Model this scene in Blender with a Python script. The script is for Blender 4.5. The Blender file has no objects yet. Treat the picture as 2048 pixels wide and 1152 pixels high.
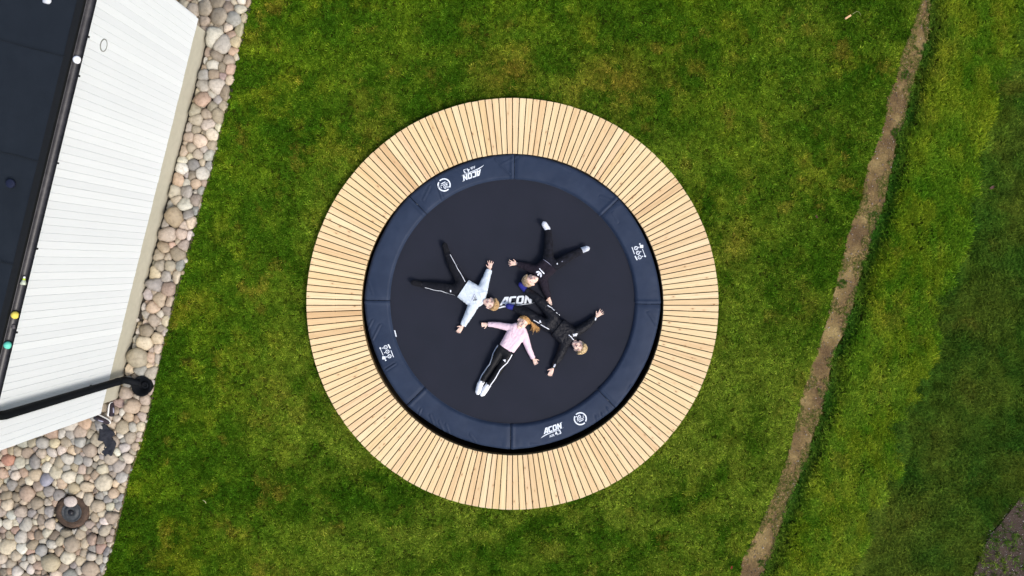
import bpy, bmesh, math, random
import numpy as np
from mathutils import Vector, Matrix, noise as mnoise
from mathutils.bvhtree import BVHTree
R = math.radians
random.seed(7); rng = np.random.default_rng(7)
scn = bpy.context.scene
col = scn.collection

# ------------------------------------------------------------------ camera, sky, sun, exposure
H = 12.0; FPX = 1656.0; NY = 530.0
TH = math.atan((576 - NY) / FPX)
cam_d = bpy.data.cameras.new('camera'); cam = bpy.data.objects.new('camera', cam_d); col.objects.link(cam)
cam.location = (0, 0, H); cam.rotation_euler = (-TH, 0, 0)
cam_d.sensor_width = 36; cam_d.lens = FPX / 2048 * 36; cam_d.clip_end = 2000; cam_d.clip_start = .1
scn.camera = cam
scn.render.resolution_x = 1024; scn.render.resolution_y = 576
SUN_EL, SUN_AZ = R(50), R(128)          # azimuth clockwise from +Y: light comes from the lower right
w = bpy.data.worlds.new('World'); scn.world = w; w.use_nodes = True
nt = w.node_tree; bg = nt.nodes['Background']
sky = nt.nodes.new('ShaderNodeTexSky'); sky.sky_type = 'NISHITA'; sky.sun_disc = False
sky.sun_elevation = SUN_EL; sky.sun_rotation = SUN_AZ; sky.air_density = 1.0; sky.dust_density = 3.0; sky.ozone_density = .6
nt.links.new(sky.outputs[0], bg.inputs[0]); bg.inputs[1].default_value = .13
sl = bpy.data.lights.new('sun', 'SUN'); sl.energy = 1.5; sl.angle = R(14); sl.color = (1, .96, .9)
so = bpy.data.objects.new('sun', sl); col.objects.link(so)
sv = Vector((math.cos(SUN_EL) * math.sin(SUN_AZ), math.cos(SUN_EL) * math.cos(SUN_AZ), math.sin(SUN_EL)))
so.rotation_euler = sv.to_track_quat('Z', 'Y').to_euler(); so.location = sv * 30
scn.view_settings.view_transform = 'Standard'; scn.view_settings.look = 'None'
scn.view_settings.exposure = .6; scn.view_settings.gamma = 1
scn.render.film_transparent = False
scn.cycles.max_bounces = 6

# ------------------------------------------------------------------ helpers
def W(px, py, z=0.0):
    x = (px - 1024) / FPX; y = -(py - 576) / FPX
    c, s = math.cos(TH), math.sin(TH)
    d = Vector((x, y * c - s, -y * s - c))
    k = (z - H) / d.z
    return Vector((d.x * k, d.y * k, z))

def link(o, parent=None):
    col.objects.link(o)
    if parent is not None: o.parent = parent
    return o
def obj(name, me, m=None, parent=None, smooth=False):
    o = bpy.data.objects.new(name, me)
    if m is not None and not me.materials: me.materials.append(m)
    if smooth: me.shade_smooth()
    return link(o, parent)
def mesh(name, V, F):
    me = bpy.data.meshes.new(name); me.from_pydata([tuple(v) for v in V], [], F); me.update(); return me
def bm_mesh(name, bm):
    me = bpy.data.meshes.new(name); bm.to_mesh(me); bm.free(); return me
def thing(name, label, cat, loc=(0, 0, 0), group=None):
    o = bpy.data.objects.new(name, None); link(o); o.location = loc; o.empty_display_size = .1
    return tag(o, label, cat, group)
def tag(o, label, cat, group=None, kind=None):
    o['label'] = label; o['category'] = cat
    if group: o['group'] = group
    if kind: o['kind'] = kind
    return o
def rel(V, parent):
    L = parent.location
    return [(v[0] - L[0], v[1] - L[1], v[2] - L[2]) for v in V]
def point_color(me, cols, name='tint'):
    a = me.color_attributes.new(name, 'FLOAT_COLOR', 'POINT')
    c = np.ones((len(me.vertices), 4), np.float32); c[:, :3] = cols
    a.data.foreach_set('color', c.ravel())

def _h(ix, iy, seed):
    h = (ix * 374761393 + iy * 668265263 + seed * 974711 + 1013904223) & 0xffffffff
    h = ((h ^ (h >> 13)) * 1274126177) & 0xffffffff
    h = h ^ (h >> 16)
    return (h & 0xffffff) / float(0xffffff)
def vn(x, y, seed=0):
    x = np.asarray(x, float); y = np.asarray(y, float)
    ix = np.floor(x).astype(np.int64); iy = np.floor(y).astype(np.int64)
    fx = x - ix; fy = y - iy; fx = fx * fx * (3 - 2 * fx); fy = fy * fy * (3 - 2 * fy)
    a = _h(ix, iy, seed); b = _h(ix + 1, iy, seed); c = _h(ix, iy + 1, seed); d = _h(ix + 1, iy + 1, seed)
    return (a * (1 - fx) + b * fx) * (1 - fy) + (c * (1 - fx) + d * fx) * fy
def fbm(x, y, seed=0, o=4):
    s = 0; a = .5; t = 0
    x = np.asarray(x, float); y = np.asarray(y, float)
    for k in range(o):
        s = s + a * vn(x, y, seed + k * 17); t += a; a *= .55; x, y = x * 1.9 + y * .6 + 3.1, y * 1.9 - x * .6 + 7.7
    return s / t
def sst(a, b, x):
    t = np.clip((x - a) / (b - a), 0, 1); return t * t * (3 - 2 * t)

# materials ---------------------------------------------------------
class M:
    def __init__(s, name, rough=.7, color=(.5, .5, .5), spec=.3, metal=0):
        s.m = bpy.data.materials.new(name); s.m.use_nodes = True; s.t = s.m.node_tree
        s.b = s.t.nodes['Principled BSDF']
        s.b.inputs['Base Color'].default_value = (*color, 1); s.b.inputs['Roughness'].default_value = rough
        s.b.inputs['Specular IOR Level'].default_value = spec; s.b.inputs['Metallic'].default_value = metal
    def n(s, typ, **kw):
        n = s.t.nodes.new(typ)
        for k, v in kw.items():
            if k.startswith('i_'):
                key = k[2:].replace('_', ' ')
                n.inputs[key].default_value = v
            else: setattr(n, k, v)
        return n
    def l(s, a, b): s.t.links.new(a, b)
    def coord(s, kind='Object'):
        return s.n('ShaderNodeTexCoord').outputs[kind]
    def mapping(s, vec, scale=(1, 1, 1)):
        mp = s.n('ShaderNodeMapping'); mp.inputs['Scale'].default_value = scale; s.l(vec, mp.inputs[0]); return mp.outputs[0]
    def noise(s, vec, scale, detail=3, rough=.55):
        n = s.n('ShaderNodeTexNoise'); n.inputs['Scale'].default_value = scale; n.inputs['Detail'].default_value = detail
        n.inputs['Roughness'].default_value = rough
        if vec is not None: s.l(vec, n.inputs['Vector'])
        return n.outputs['Fac']
    def ramp(s, fac, stops):
        r = s.n('ShaderNodeValToRGB'); e = r.color_ramp.elements
        while len(e) < len(stops): e.new(.5)
        for el, (p, c) in zip(e, stops): el.position = p; el.color = (*c, 1)
        s.l(fac, r.inputs[0]); return r.outputs[0]
    def mix(s, fac, a, b, mode='MIX'):
        n = s.n('ShaderNodeMix', data_type='RGBA', blend_type=mode)
        for v, i in ((fac, 0), (a, 6), (b, 7)):
            if hasattr(v, 'is_output'): s.l(v, n.inputs[i])
            elif i == 0: n.inputs[0].default_value = v
            else: n.inputs[i].default_value = (*v, 1)
        return n.outputs[2]
    def base(s, c): s.l(c, s.b.inputs['Base Color']); return s
    def bump(s, h, strength=.3, dist=.01):
        n = s.n('ShaderNodeBump'); n.inputs['Strength'].default_value = strength; n.inputs['Distance'].default_value = dist
        s.l(h, n.inputs['Height']); s.l(n.outputs[0], s.b.inputs['Normal']); return s
def plain(name, color, rough=.7, var=.12, scale=25, bump=.15, bdist=.004, spec=.3, metal=0):
    m = M(name, rough, color, spec, metal); c = m.coord('Object')
    f = m.noise(c, scale, 4)
    m.base(m.ramp(f, [(.3, tuple(v * (1 - var) for v in color)), (.7, tuple(min(1, v * (1 + var)) for v in color))]))
    if bump: m.bump(m.noise(c, scale * 3, 3), bump, bdist)
    return m.m
def fabric(name, color, rough=.9, scale=9, fold=.25, var=.12):
    m = M(name, rough, color, .25); c = m.coord('Object')
    f = m.noise(c, scale * 3, 4)
    m.base(m.ramp(f, [(.3, tuple(v * (1 - var) for v in color)), (.7, tuple(v * (1 + var) for v in color))]))
    f2 = m.noise(m.mapping(c, (1, 1, 1)), scale * 3, 3, .6)
    m.bump(f2, fold, .02); m.b.inputs['Sheen Weight'].default_value = .12 if color[0] > .3 else 0
    return m.m

# ------------------------------------------------------------------ plan curves, from ground measurements
def line_xy(pts):
    w_ = [W(a, b) for a, b in pts]; ys = np.array([p.y for p in w_]); xs = np.array([p.x for p in w_])
    o = np.argsort(ys); return ys[o], xs[o]
def xat(line, y): return np.interp(y, line[0], line[1])
LAWN_EDGE = [(560, -260), (505, 0), (493, 43), (480.6, 102), (468, 165), (447.7, 242), (436, 290), (417, 366), (407, 389), (394, 445), (379, 499),
             (366, 550), (358.7, 567.6), (343.4, 628.7), (328, 692), (313, 761), (302.7, 807), (291, 858), (275, 907.7), (259.5, 950), (249, 997),
             (238.6, 1039), (228, 1086), (212, 1138), (205, 1160), (140, 1450)]
PATH_L = [(1880, -200), (1844, 0), (1826, 59), (1807, 104), (1795, 160), (1778, 194), (1771, 243), (1757, 288), (1738, 330), (1726, 400), (1698, 469), (1688, 515),
          (1674, 567), (1656, 643), (1637, 699), (1618, 761), (1604, 799), (1594, 849), (1576, 919), (1556, 974), (1535, 1023), (1517, 1064), (1488, 1117), (1481, 1152), (1440, 1350)]
PATH_R = [(1905, -200), (1861, 0), (1858, 69), (1840, 132), (1826, 174), (1812, 240), (1795, 278), (1792, 312), (1778, 365), (1773, 400), (1750, 466), (1726, 539),
          (1708, 608), (1691, 664), (1665, 719), (1660, 768), (1644, 832), (1628, 867), (1618, 915), (1597, 960), (1580, 1009), (1562, 1057), (1542, 1120), (1528, 1152), (1490, 1350)]
BANK_R = [(2140, -200), (2058, 0), (2038, 52), (2021, 104), (1986, 191), (1962, 260), (1944, 382), (1940, 430), (1934, 469), (1906, 539), (1889, 626), (1865, 688), (1851, 730),
          (1838, 790), (1826, 814), (1799, 856), (1795, 932), (1774, 978), (1750, 1023), (1736, 1064), (1712, 1116), (1691, 1152), (1640, 1350)]
L_EDGE, P_L, P_R, B_R = map(line_xy, (LAWN_EDGE, PATH_L, PATH_R, BANK_R))
C_D = W(1025, 610.5, .128); C_T = W(1025, 604.5, .12)
R_OUT, R_IN = 2.957, 2.168

def gz(x, y):
    x = np.asarray(x, float); y = np.asarray(y, float)
    near = (np.abs(x) < 14) & (np.abs(y) < 12)
    z = (fbm(x * .7, y * .7, 5, 3) - .5) * .03
    pr = xat(P_R, y); pl = xat(P_L, y); br = xat(B_R, y)
    t = (x - pr) / np.maximum(br - pr, .2)
    z = z - .05 * sst(-.10, .0, x - pl) * (1 - sst(.10, .30, x - pr))
    z = z + .07 * sst(.04, .20, x - pr) - (.15 - .07 * sst(0, 4, y)) * sst(-.06, .22, x - br) + .05 * (fbm(x * 4.5, y * 2.6, 44, 3) - .5) * sst(.1, .3, x - pr)
    return np.where(near, z, np.where(x > 5, -.2, 0) * 1.0)

BROWN = [(1000, 150, 45, .8), (1225, 160, 55, 1.0), (1240, 190, 45, .9), (1150, 180, 40, .7), (1390, 140, 25, .8), (1345, 170, 30, .7), (1040, 140, 30, .8), (745, 200, 30, .5), (770, 235, 30, .5), (715, 285, 30, .6), (1460, 500, 34, .9), (1475, 470, 22, .8),
         (1605, 620, 22, .9), (1370, 1000, 30, .5), (1310, 880, 25, .7), (1460, 870, 20, .5), (560, 770, 26, .5), (735, 945, 24, .6), (620, 800, 20, .5), (440, 470, 26, .4), (505, 70, 30, .4), (1900, 90, 38, .7), (1870, 150, 26, .8), (1845, 240, 22, .7),
         (1870, 40, 24, .5), (1755, 615, 22, .6), (1620, 610, 18, .5), (1475, 120, 18, .6), (1105, 1095, 26, .5), (560, 960, 24, .4), (300, 1115, 24, .5), (2020, 920, 30, .6), (390, 600, 20, .4), (1500, 345, 16, .5)]
def lawn_color(x, y):
    n1 = fbm(x / .85, y / .85, 11, 4); n2 = fbm(x / .22, y / .22, 31, 4); n3 = fbm(x / .55 + 4, y / .55, 57, 3); n4 = vn(x / .05, y / .05, 77)
    n5 = _h(np.floor(x * 900).astype(np.int64), np.floor(y * 900).astype(np.int64), 5) - .5; n2 = n2 + n5 * .16; n3 = n3 + n5 * .10; n1 = n1 + n5 * .06
    dark = np.array([.026, .078, .004]); mid = np.array([.050, .118, .005]); lite = np.array([.105, .180, .008]); yel = np.array([.165, .185, .012]); brn = np.array([.20, .130, .022])
    t = np.clip(sst(.2, .75, n1) * .45 + sst(.25, .75, n2) * .55, 0, 1)[:, None]
    c = dark * (1 - t) + mid * t
    a = (sst(.44, .84, n2 * .65 + n1 * .35) * .65)[:, None]; c = c * (1 - a) + lite * a
    a = (sst(.52, .80, n3) * sst(.38, .70, n2) * .45)[:, None]; c = c * (1 - a) + yel * a
    a = (sst(.64, .86, fbm(x / .28, y / .28, 91, 3) + n5 * .15) * .4)[:, None]; c = c * (1 - a) + brn * a
    for bx, by, r, s in BROWN:
        p = W(bx, by); rr = r / 138.0
        d = np.hypot(x - p.x, y - p.y) / rr
        a = (np.exp(-d * d) * s * .75 * sst(.25, .70, n2 + .12 * (n4 - .5)))[:, None]; c = c * (1 - a) + (brn * .65 + yel * .35) * a
    # drier, paler turf close to the deck and over the lower part of the lawn
    dd = np.hypot(x - C_D.x, y - C_D.y) - R_OUT
    g = np.clip(np.exp(-np.clip(dd, 0, 9) / .8) * .55 + sst(.5, -3.2, y) * .50 * sst(-5.5, -2.0, x) + sst(2.6, 4.4, x) * .25, 0, .8)
    a = (g * sst(.30, .66, n1 * .5 + n2 * .5))[:, None]; c = c * (1 - a) + np.array([.125, .190, .018]) * a
    n6 = vn(x / .11 + 9, y / .11, 78)
    return c * np.array([1.10, 1.03, 1.0]) * (.62 + .48 * n4 + .30 * n6)[:, None]

# ------------------------------------------------------------------ ground
def build_ground():
    xs = np.concatenate([[-400, -150, -60, -25, -14], np.arange(-9.6, 9.61, .075), [14, 25, 60, 150, 400]])
    ys = np.concatenate([[-400, -150, -60, -25, -12], np.arange(-6.6, 6.61, .075), [12, 25, 60, 150, 400]])
    X, Y = np.meshgrid(xs, ys); x = X.ravel(); y = Y.ravel(); z = gz(x, y)
    nx, ny = len(xs), len(ys); F = []
    d = np.hypot(X - C_D.x, Y - C_D.y); z = z.reshape(X.shape); z[(d < R_OUT + .1)] = 0
    # pit: everything inside the deck's inner ring is dug out
    pit = d < 2.5
    for j in range(ny - 1):
        for i in range(nx - 1):
            if pit[j, i] and pit[j, i + 1] and pit[j + 1, i] and pit[j + 1, i + 1]: continue
            a = j * nx + i; F.append((a, a + 1, a + nx + 1, a + nx))
    me = mesh('ground', np.stack([x, y, z.ravel()], 1), F)
    c = lawn_color(x, y) * .32 + np.array([.012, .009, .003])
    k = (np.maximum(sst(6.5, 9.2, np.abs(x)), sst(4.6, 6.2, np.abs(y))))[:, None]; c = c * (1 - k) + np.array([.038, .068, .010]) * k
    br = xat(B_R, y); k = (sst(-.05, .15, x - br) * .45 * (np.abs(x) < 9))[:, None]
    c = c * (1 - k) + np.array([.012, .03, .008]) * k  # ground tint also darkened beyond the bank edge
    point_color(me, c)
    m = M('turf_soil', .95, spec=.0)
    at = m.n('ShaderNodeAttribute', attribute_name='tint'); co = m.coord()
    f = m.noise(co, 60, 5, .7)
    m.base(m.mix(1, at.outputs['Color'], m.ramp(f, [(.3, (.45, .45, .45)), (.7, (1.4, 1.4, 1.3))]), 'MULTIPLY')); m.bump(f, .6, .03)
    o = obj('ground', me, m.m, smooth=True); o['kind'] = 'structure'
build_ground()

def strip_sheet(name, la, lb, m, lift=.006, jag=.02, y0=-5.6, y1=5.8, step=.02, nx=8, overlap=0.0):
    ys = np.arange(y0, y1, step); V = []; F = []
    a = xat(la, ys) + (fbm(ys * 6, ys * 0 + 3, 3, 3) - .5) * jag * 2 - overlap; b = xat(lb, ys) + (fbm(ys * 6, ys * 0 + 9, 8, 3) - .5) * jag * 2 + overlap
    for j, y in enumerate(ys):
        for i in range(nx + 1):
            x = a[j] + (b[j] - a[j]) * i / nx; V.append((x, y, 0))
    V = np.array(V); V[:, 2] = gz(V[:, 0], V[:, 1]) + lift + (fbm(V[:, 0] * 9, V[:, 1] * 9, 2, 3) - .5) * .008
    for j in range(len(ys) - 1):
        for i in range(nx):
            q = j * (nx + 1) + i; F.append((q, q + 1, q + nx + 2, q + nx + 1))
    o = obj(name, mesh(name, V, F), m, smooth=True); o['kind'] = 'structure'; return o
dm = M('bare_soil', .95, spec=.1); co = dm.coord()
f1 = dm.noise(co, 2.3, 4, .6); f2 = dm.noise(co, 45, 5, .75); f3 = dm.noise(co, 14, 4, .7)
c1 = dm.ramp(f1, [(.36, (.135, .088, .044)), (.50, (.205, .142, .062)), (.66, (.31, .230, .100))])
c2 = dm.mix(.75, c1, dm.ramp(f2, [(.3, (.42, .4, .38)), (.5, (1, 1, 1)), (.72, (1.7, 1.6, 1.4))]), 'MULTIPLY')
c2 = dm.mix(.5, c2, dm.ramp(f3, [(.3, (.6, .6, .55)), (.65, (1.3, 1.3, 1.25))]), 'MULTIPLY')
dm.base(c2); dm.bump(f2, .8, .02)
strip_sheet('dirt_path', P_L, P_R, dm.m, .006)
gm = M('grit', .9, spec=.2); co = gm.coord(); f2 = gm.noise(co, 70, 4, .8); vo = gm.n('ShaderNodeTexVoronoi'); vo.inputs['Scale'].default_value = 55; gm.l(co, vo.inputs['Vector'])
gm.base(gm.mix(gm.ramp(vo.outputs['Distance'], [(.10, (1, 1, 1)), (.2, (0, 0, 0))]), gm.ramp(f2, [(.3, (.034, .022, .016)), (.7, (.082, .058, .044))]), (.20, .17, .15))); gm.bump(f2, .8, .015)
GC = [(2052, 992), (2028, 1022), (2006, 1052), (1985, 1076), (1972, 1105), (1962, 1130), (1950, 1160), (1925, 1240), (2140, 1240), (2200, 900)]
def poly_sheet(name, pts, m, lift, step=.08):
    P = [W(a, b) for a, b in pts]; bm = bmesh.new()
    bm.faces.new([bm.verts.new(p) for p in P]); bmesh.ops.triangulate(bm, faces=bm.faces[:])
    for _ in range(6):
        e = [e for e in bm.edges if e.calc_length() > step * 1.6]
        if not e: break
        bmesh.ops.subdivide_edges(bm, edges=e, cuts=1); bmesh.ops.triangulate(bm, faces=bm.faces[:])
    for v in bm.verts:
        v.co.z = float(gz(v.co.x, v.co.y)) + lift
    bmesh.ops.recalc_face_normals(bm, faces=bm.faces[:])
    o = obj(name, bm_mesh(name, bm), m); o['kind'] = 'structure'; return o
poly_sheet('gravel_path', GC, gm.m, .012)

# ------------------------------------------------------------------ stones between house and lawn
NRM = Vector((.9706, .2407, 0))     # px space: outward normal of the long wall
HA, HB = (417.0, 67.4), (236.6, 797.0)
def bed_mask(x, y):
    ed = np.interp(y, [p[1] for p in LAWN_EDGE], [p[0] for p in LAWN_EDGE])
    ins = x < ed - 1
    u = (x - HA[0]) * .9706 + (y - HA[1]) * .2407; v = -(x - HA[0]) * .2407 + (y - HA[1]) * .9706
    L = math.hypot(HB[0] - HA[0], HB[1] - HA[1])
    return ins & ~((u < 5.5) & (v > 0) & (v < L)) & (y > -70) & (y < 1230) & (x > -70) & (np.hypot(x - 146, y - 1023) > 34) & (np.hypot(x - 284, y - 772) > 19)
def build_stones():
    pts = [(-75, -80), (530, -80), (505, 0)]
    V = []; ys = np.arange(-80, 1240, 10); ed = np.interp(ys, [p[1] for p in LAWN_EDGE], [p[0] for p in LAWN_EDGE])
    F = []
    for y, e in zip(ys, ed):
        a = W(-80, y); b = W(e + 2, y); a.z = b.z = .012; V += [a, b]
    for i in range(len(ys) - 1): F.append((2 * i, 2 * i + 2, 2 * i + 3, 2 * i + 1))
    sm = plain('bed_soil', (.05, .043, .035), .95, .5, 60, .6, .02)
    bed = obj('stone_bed', mesh('stone_bed', V, F), sm); bed['kind'] = 'structure'
    P = [(353, 435, 18), (281, 714, 18), (22, 918, 12), (100, 957, 11), (158, 1010, 7.5), (432, 78, 18), (448, 90, 17), (410, 200, 15), (340, 470, 15), (294, 587, 14), (276, 640, 14), (140, 1112, 14),
         (213, 963, 17), (110, 1120, 16), (186, 1135, 17), (150, 1085, 13), (185, 900, 14), (165, 862, 12), (60, 985, 15), (440, 35, 16), (470, 40, 14), (20, 1090, 14), (75, 920, 12)]
    tries = 0
    for rr, n in ((12.5, 260), (11, 1300), (9.6, 4500), (8.2, 8000), (6.8, 11000), (5.5, 12000)):
        xs = rng.uniform(-65, 505, n); ys_ = rng.uniform(-65, 1225, n); ok = bed_mask(xs, ys_)
        for x, y in zip(xs[ok], ys_[ok]):
            r = rr * rng.uniform(.9, 1.12)
            if y > 850: r *= .88
            A = np.array(P); 
            if np.all(np.hypot(A[:, 0] - x, A[:, 1] - y) > .86 * (A[:, 2] + r)): P.append((x, y, r))
    A = np.array(P); n = len(A)
    def owner(x, y):
        best = np.full(x.shape, 1e9, np.float32); idx = np.full(x.shape, -1, int)
        for k in range(n):
            pass
        return idx
    # for every stone: nearby neighbours only
    pal = np.array([(.46, .38, .27), (.38, .31, .22), (.48, .41, .29), (.33, .28, .21), (.52, .46, .35), (.58, .54, .45), (.44, .31, .21), (.50, .42, .29), (.34, .32, .28), (.41, .38, .32),
                    (.28, .22, .16), (.44, .40, .33), (.52, .42, .26), (.36, .29, .19), (.30, .29, .26), (.44, .34, .27)])
    special = {0: (.31, .25, .17), 1: (.34, .30, .22), 2: (.46, .24, .17), 3: (.29, .29, .34), 4: (.50, .32, .05)}
    sdm = M('river_stone', .62, spec=.3); at = sdm.n('ShaderNodeAttribute', attribute_name='tint'); co = sdm.n('ShaderNodeNewGeometry').outputs['Position']
    f = sdm.noise(co, 22, 5, .6); g = sdm.noise(co, 260, 3, .7)
    c = sdm.mix(.8, at.outputs['Color'], sdm.ramp(f, [(.3, (.68, .66, .63)), (.5, (1, 1, 1)), (.72, (1.22, 1.2, 1.16))]), 'MULTIPLY')
    c = sdm.mix(.5, c, sdm.ramp(g, [(.35, (.7, .68, .64)), (.65, (1.2, 1.2, 1.2))]), 'MULTIPLY')
    sdm.base(c); sdm.bump(f, .25, .02)
    NA, NP = 20, 7
    ang = np.arange(NA) / NA * 2 * math.pi
    items = []
    for k in range(n):
        x, y, r = A[k]
        dd = np.hypot(A[:, 0] - x, A[:, 1] - y); nb = np.where((dd < r + 45) & (dd > 0))[0]
        Rr = np.full(NA, r * 1.8)
        for s in np.linspace(.3, 1.8, 31)[::-1]:
            qx = x + np.cos(ang) * r * s; qy = y - np.sin(ang) * r * s
            own = r * s - r
            dn = np.min(np.hypot(qx[:, None] - A[nb, 0], qy[:, None] - A[nb, 1]) - A[nb, 2], axis=1) if len(nb) else np.full(NA, 99)
            bad = (dn < own) | ~bed_mask(qx, qy); Rr[bad] = np.minimum(Rr[bad], r * s)
        ft = np.fft.rfft(Rr); ft[4:] *= .55; ft[7:] = 0; Rr = np.fft.irfft(ft, NA) * rng.uniform(.97, 1.09)
        flat = rng.uniform(.5, .75); rm = Rr.mean(); hz = rm * flat
        V = [(0, 0, hz)]; tilt = rng.normal(0, .16, 2); ex = rng.uniform(.62, .85)
        for j in range(1, NP):
            ph = math.pi * j / NP; q = math.sin(ph) ** ex; zz = math.cos(ph) * hz
            V += [(math.cos(a_) * R_ * q, math.sin(a_) * R_ * q, zz) for a_, R_ in zip(ang, Rr)]
        V.append((0, 0, -hz)); V = np.array(V) / 138.0
        nn = fbm(V[:, 0] * 18 + k * 3.3, V[:, 1] * 18 + V[:, 2] * 22 + k * 1.7, k, 2) - .5
        V *= (1 + nn * .22)[:, None]
        V[:, 2] += V[:, 0] * tilt[0] + V[:, 1] * tilt[1]
        F = [(0, 1 + i, 1 + (i + 1) % NA) for i in range(NA)]
        for j in range(NP - 2):
            for i in range(NA):
                a0 = 1 + j * NA + i; b0 = 1 + j * NA + (i + 1) % NA; F.append((a0, a0 + NA, b0 + NA, b0))
        last = len(V) - 1; o0 = 1 + (NP - 2) * NA
        F += [(last, o0 + (i + 1) % NA, o0 + i) for i in range(NA)]
        c0 = np.array(special.get(k, pal[rng.integers(len(pal))])); 
        if k not in special: c0 = c0 * .8 + c0.mean() * .2; c0 = c0 * rng.uniform(.78, 1.2) * (1 + rng.normal(0, .025, 3))
        z0 = .012 + hz / 138 * .75 + rng.uniform(-.006, .016)
        items.append((x, y, rm, z0, V, F, c0))
    vis = [i for i, t in enumerate(items) if 0 < t[0] < 520 and 0 < t[1] < 1152]
    vis.sort(key=lambda i: -items[i][2]); solo = set(vis[:300])
    SV, SF, SC = [], [], []
    for i, (x, y, rm, z0, V, F, c0) in enumerate(items):
        p = W(x, y); 
        if i in solo:
            me = mesh('stone', V, F); point_color(me, np.tile(c0, (len(V), 1)))
            o = obj('stone', me, sdm.m, bed, True); o.location = (p.x, p.y, z0)
            if i == 2: o['label'] = 'orange red rounded stone'
            if i == 4: o['label'] = 'small mustard yellow stone beside the round well cover'
            if i in (0, 1): o['label'] = 'large brownish boulder in the stone strip'
        else:
            b0 = len(SV); SV += [(v[0] + p.x, v[1] + p.y, v[2] + z0) for v in V]; SF += [tuple(q + b0 for q in f) for f in F]; SC += [c0] * len(V)
    ico = bmesh.new(); bmesh.ops.create_icosphere(ico, subdivisions=1, radius=1); iv = np.array([v.co[:] for v in ico.verts]); iff = [[v.index for v in f.verts] for f in ico.faces]
    xs = rng.uniform(-70, 510, 9000); ys_ = rng.uniform(-70, 1225, 9000); ok = bed_mask(xs, ys_)
    for x, y in list(zip(xs[ok], ys_[ok]))[:2600]:
        p = W(x, y); r = rng.uniform(3.5, 6.5) / 138; s = rng.uniform(.7, 1.2, 3) * r; b0 = len(SV); c0 = pal[rng.integers(len(pal))] * .8
        a_ = rng.uniform(0, 6.28); ca, sa = math.cos(a_), math.sin(a_)
        for v in iv * s: SV.append((v[0] * ca - v[1] * sa + p.x, v[0] * sa + v[1] * ca + p.y, v[2] + .02))
        SF += [tuple(q + b0 for q in f) for f in iff]; SC += [c0] * len(iv)
    me = mesh('small_stones', SV, SF); point_color(me, np.array(SC)); o = obj('small_stones', me, sdm.m, bed, True); o['kind'] = 'stuff'
    print('stones', n, 'solo', len(solo), 'visible', len(vis))
    return sdm.m
stone_mat = build_stones()

# thin edging strip between stones and lawn
def build_edging():
    m = plain('weathered_edging', (.13, .10, .045), .85, .5, 30, .4)
    ys = np.arange(-5.2, 5.0, .03); V = []; F = []
    xs = xat(L_EDGE, ys) + (fbm(ys * 1.5, ys * 0, 4, 2) - .5) * .02
    z = .022 + (fbm(ys * 1.3, ys * 0 + 5, 9, 3) - .5) * .05
    for x, y, zz in zip(xs, ys, z):
        V += [(x - .004, y, -.05), (x - .004, y, zz), (x + .004, y, zz), (x + .004, y, -.05)]
    for i in range(len(ys) - 1):
        for k in range(3): a = i * 4 + k; F.append((a, a + 1, a + 5, a + 4))
    o = obj('lawn_edging', mesh('lawn_edging', V, F), m)
    tag(o, 'thin rusty brown lawn edging strip between the river stones and the grass', 'edging')
build_edging()

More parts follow.
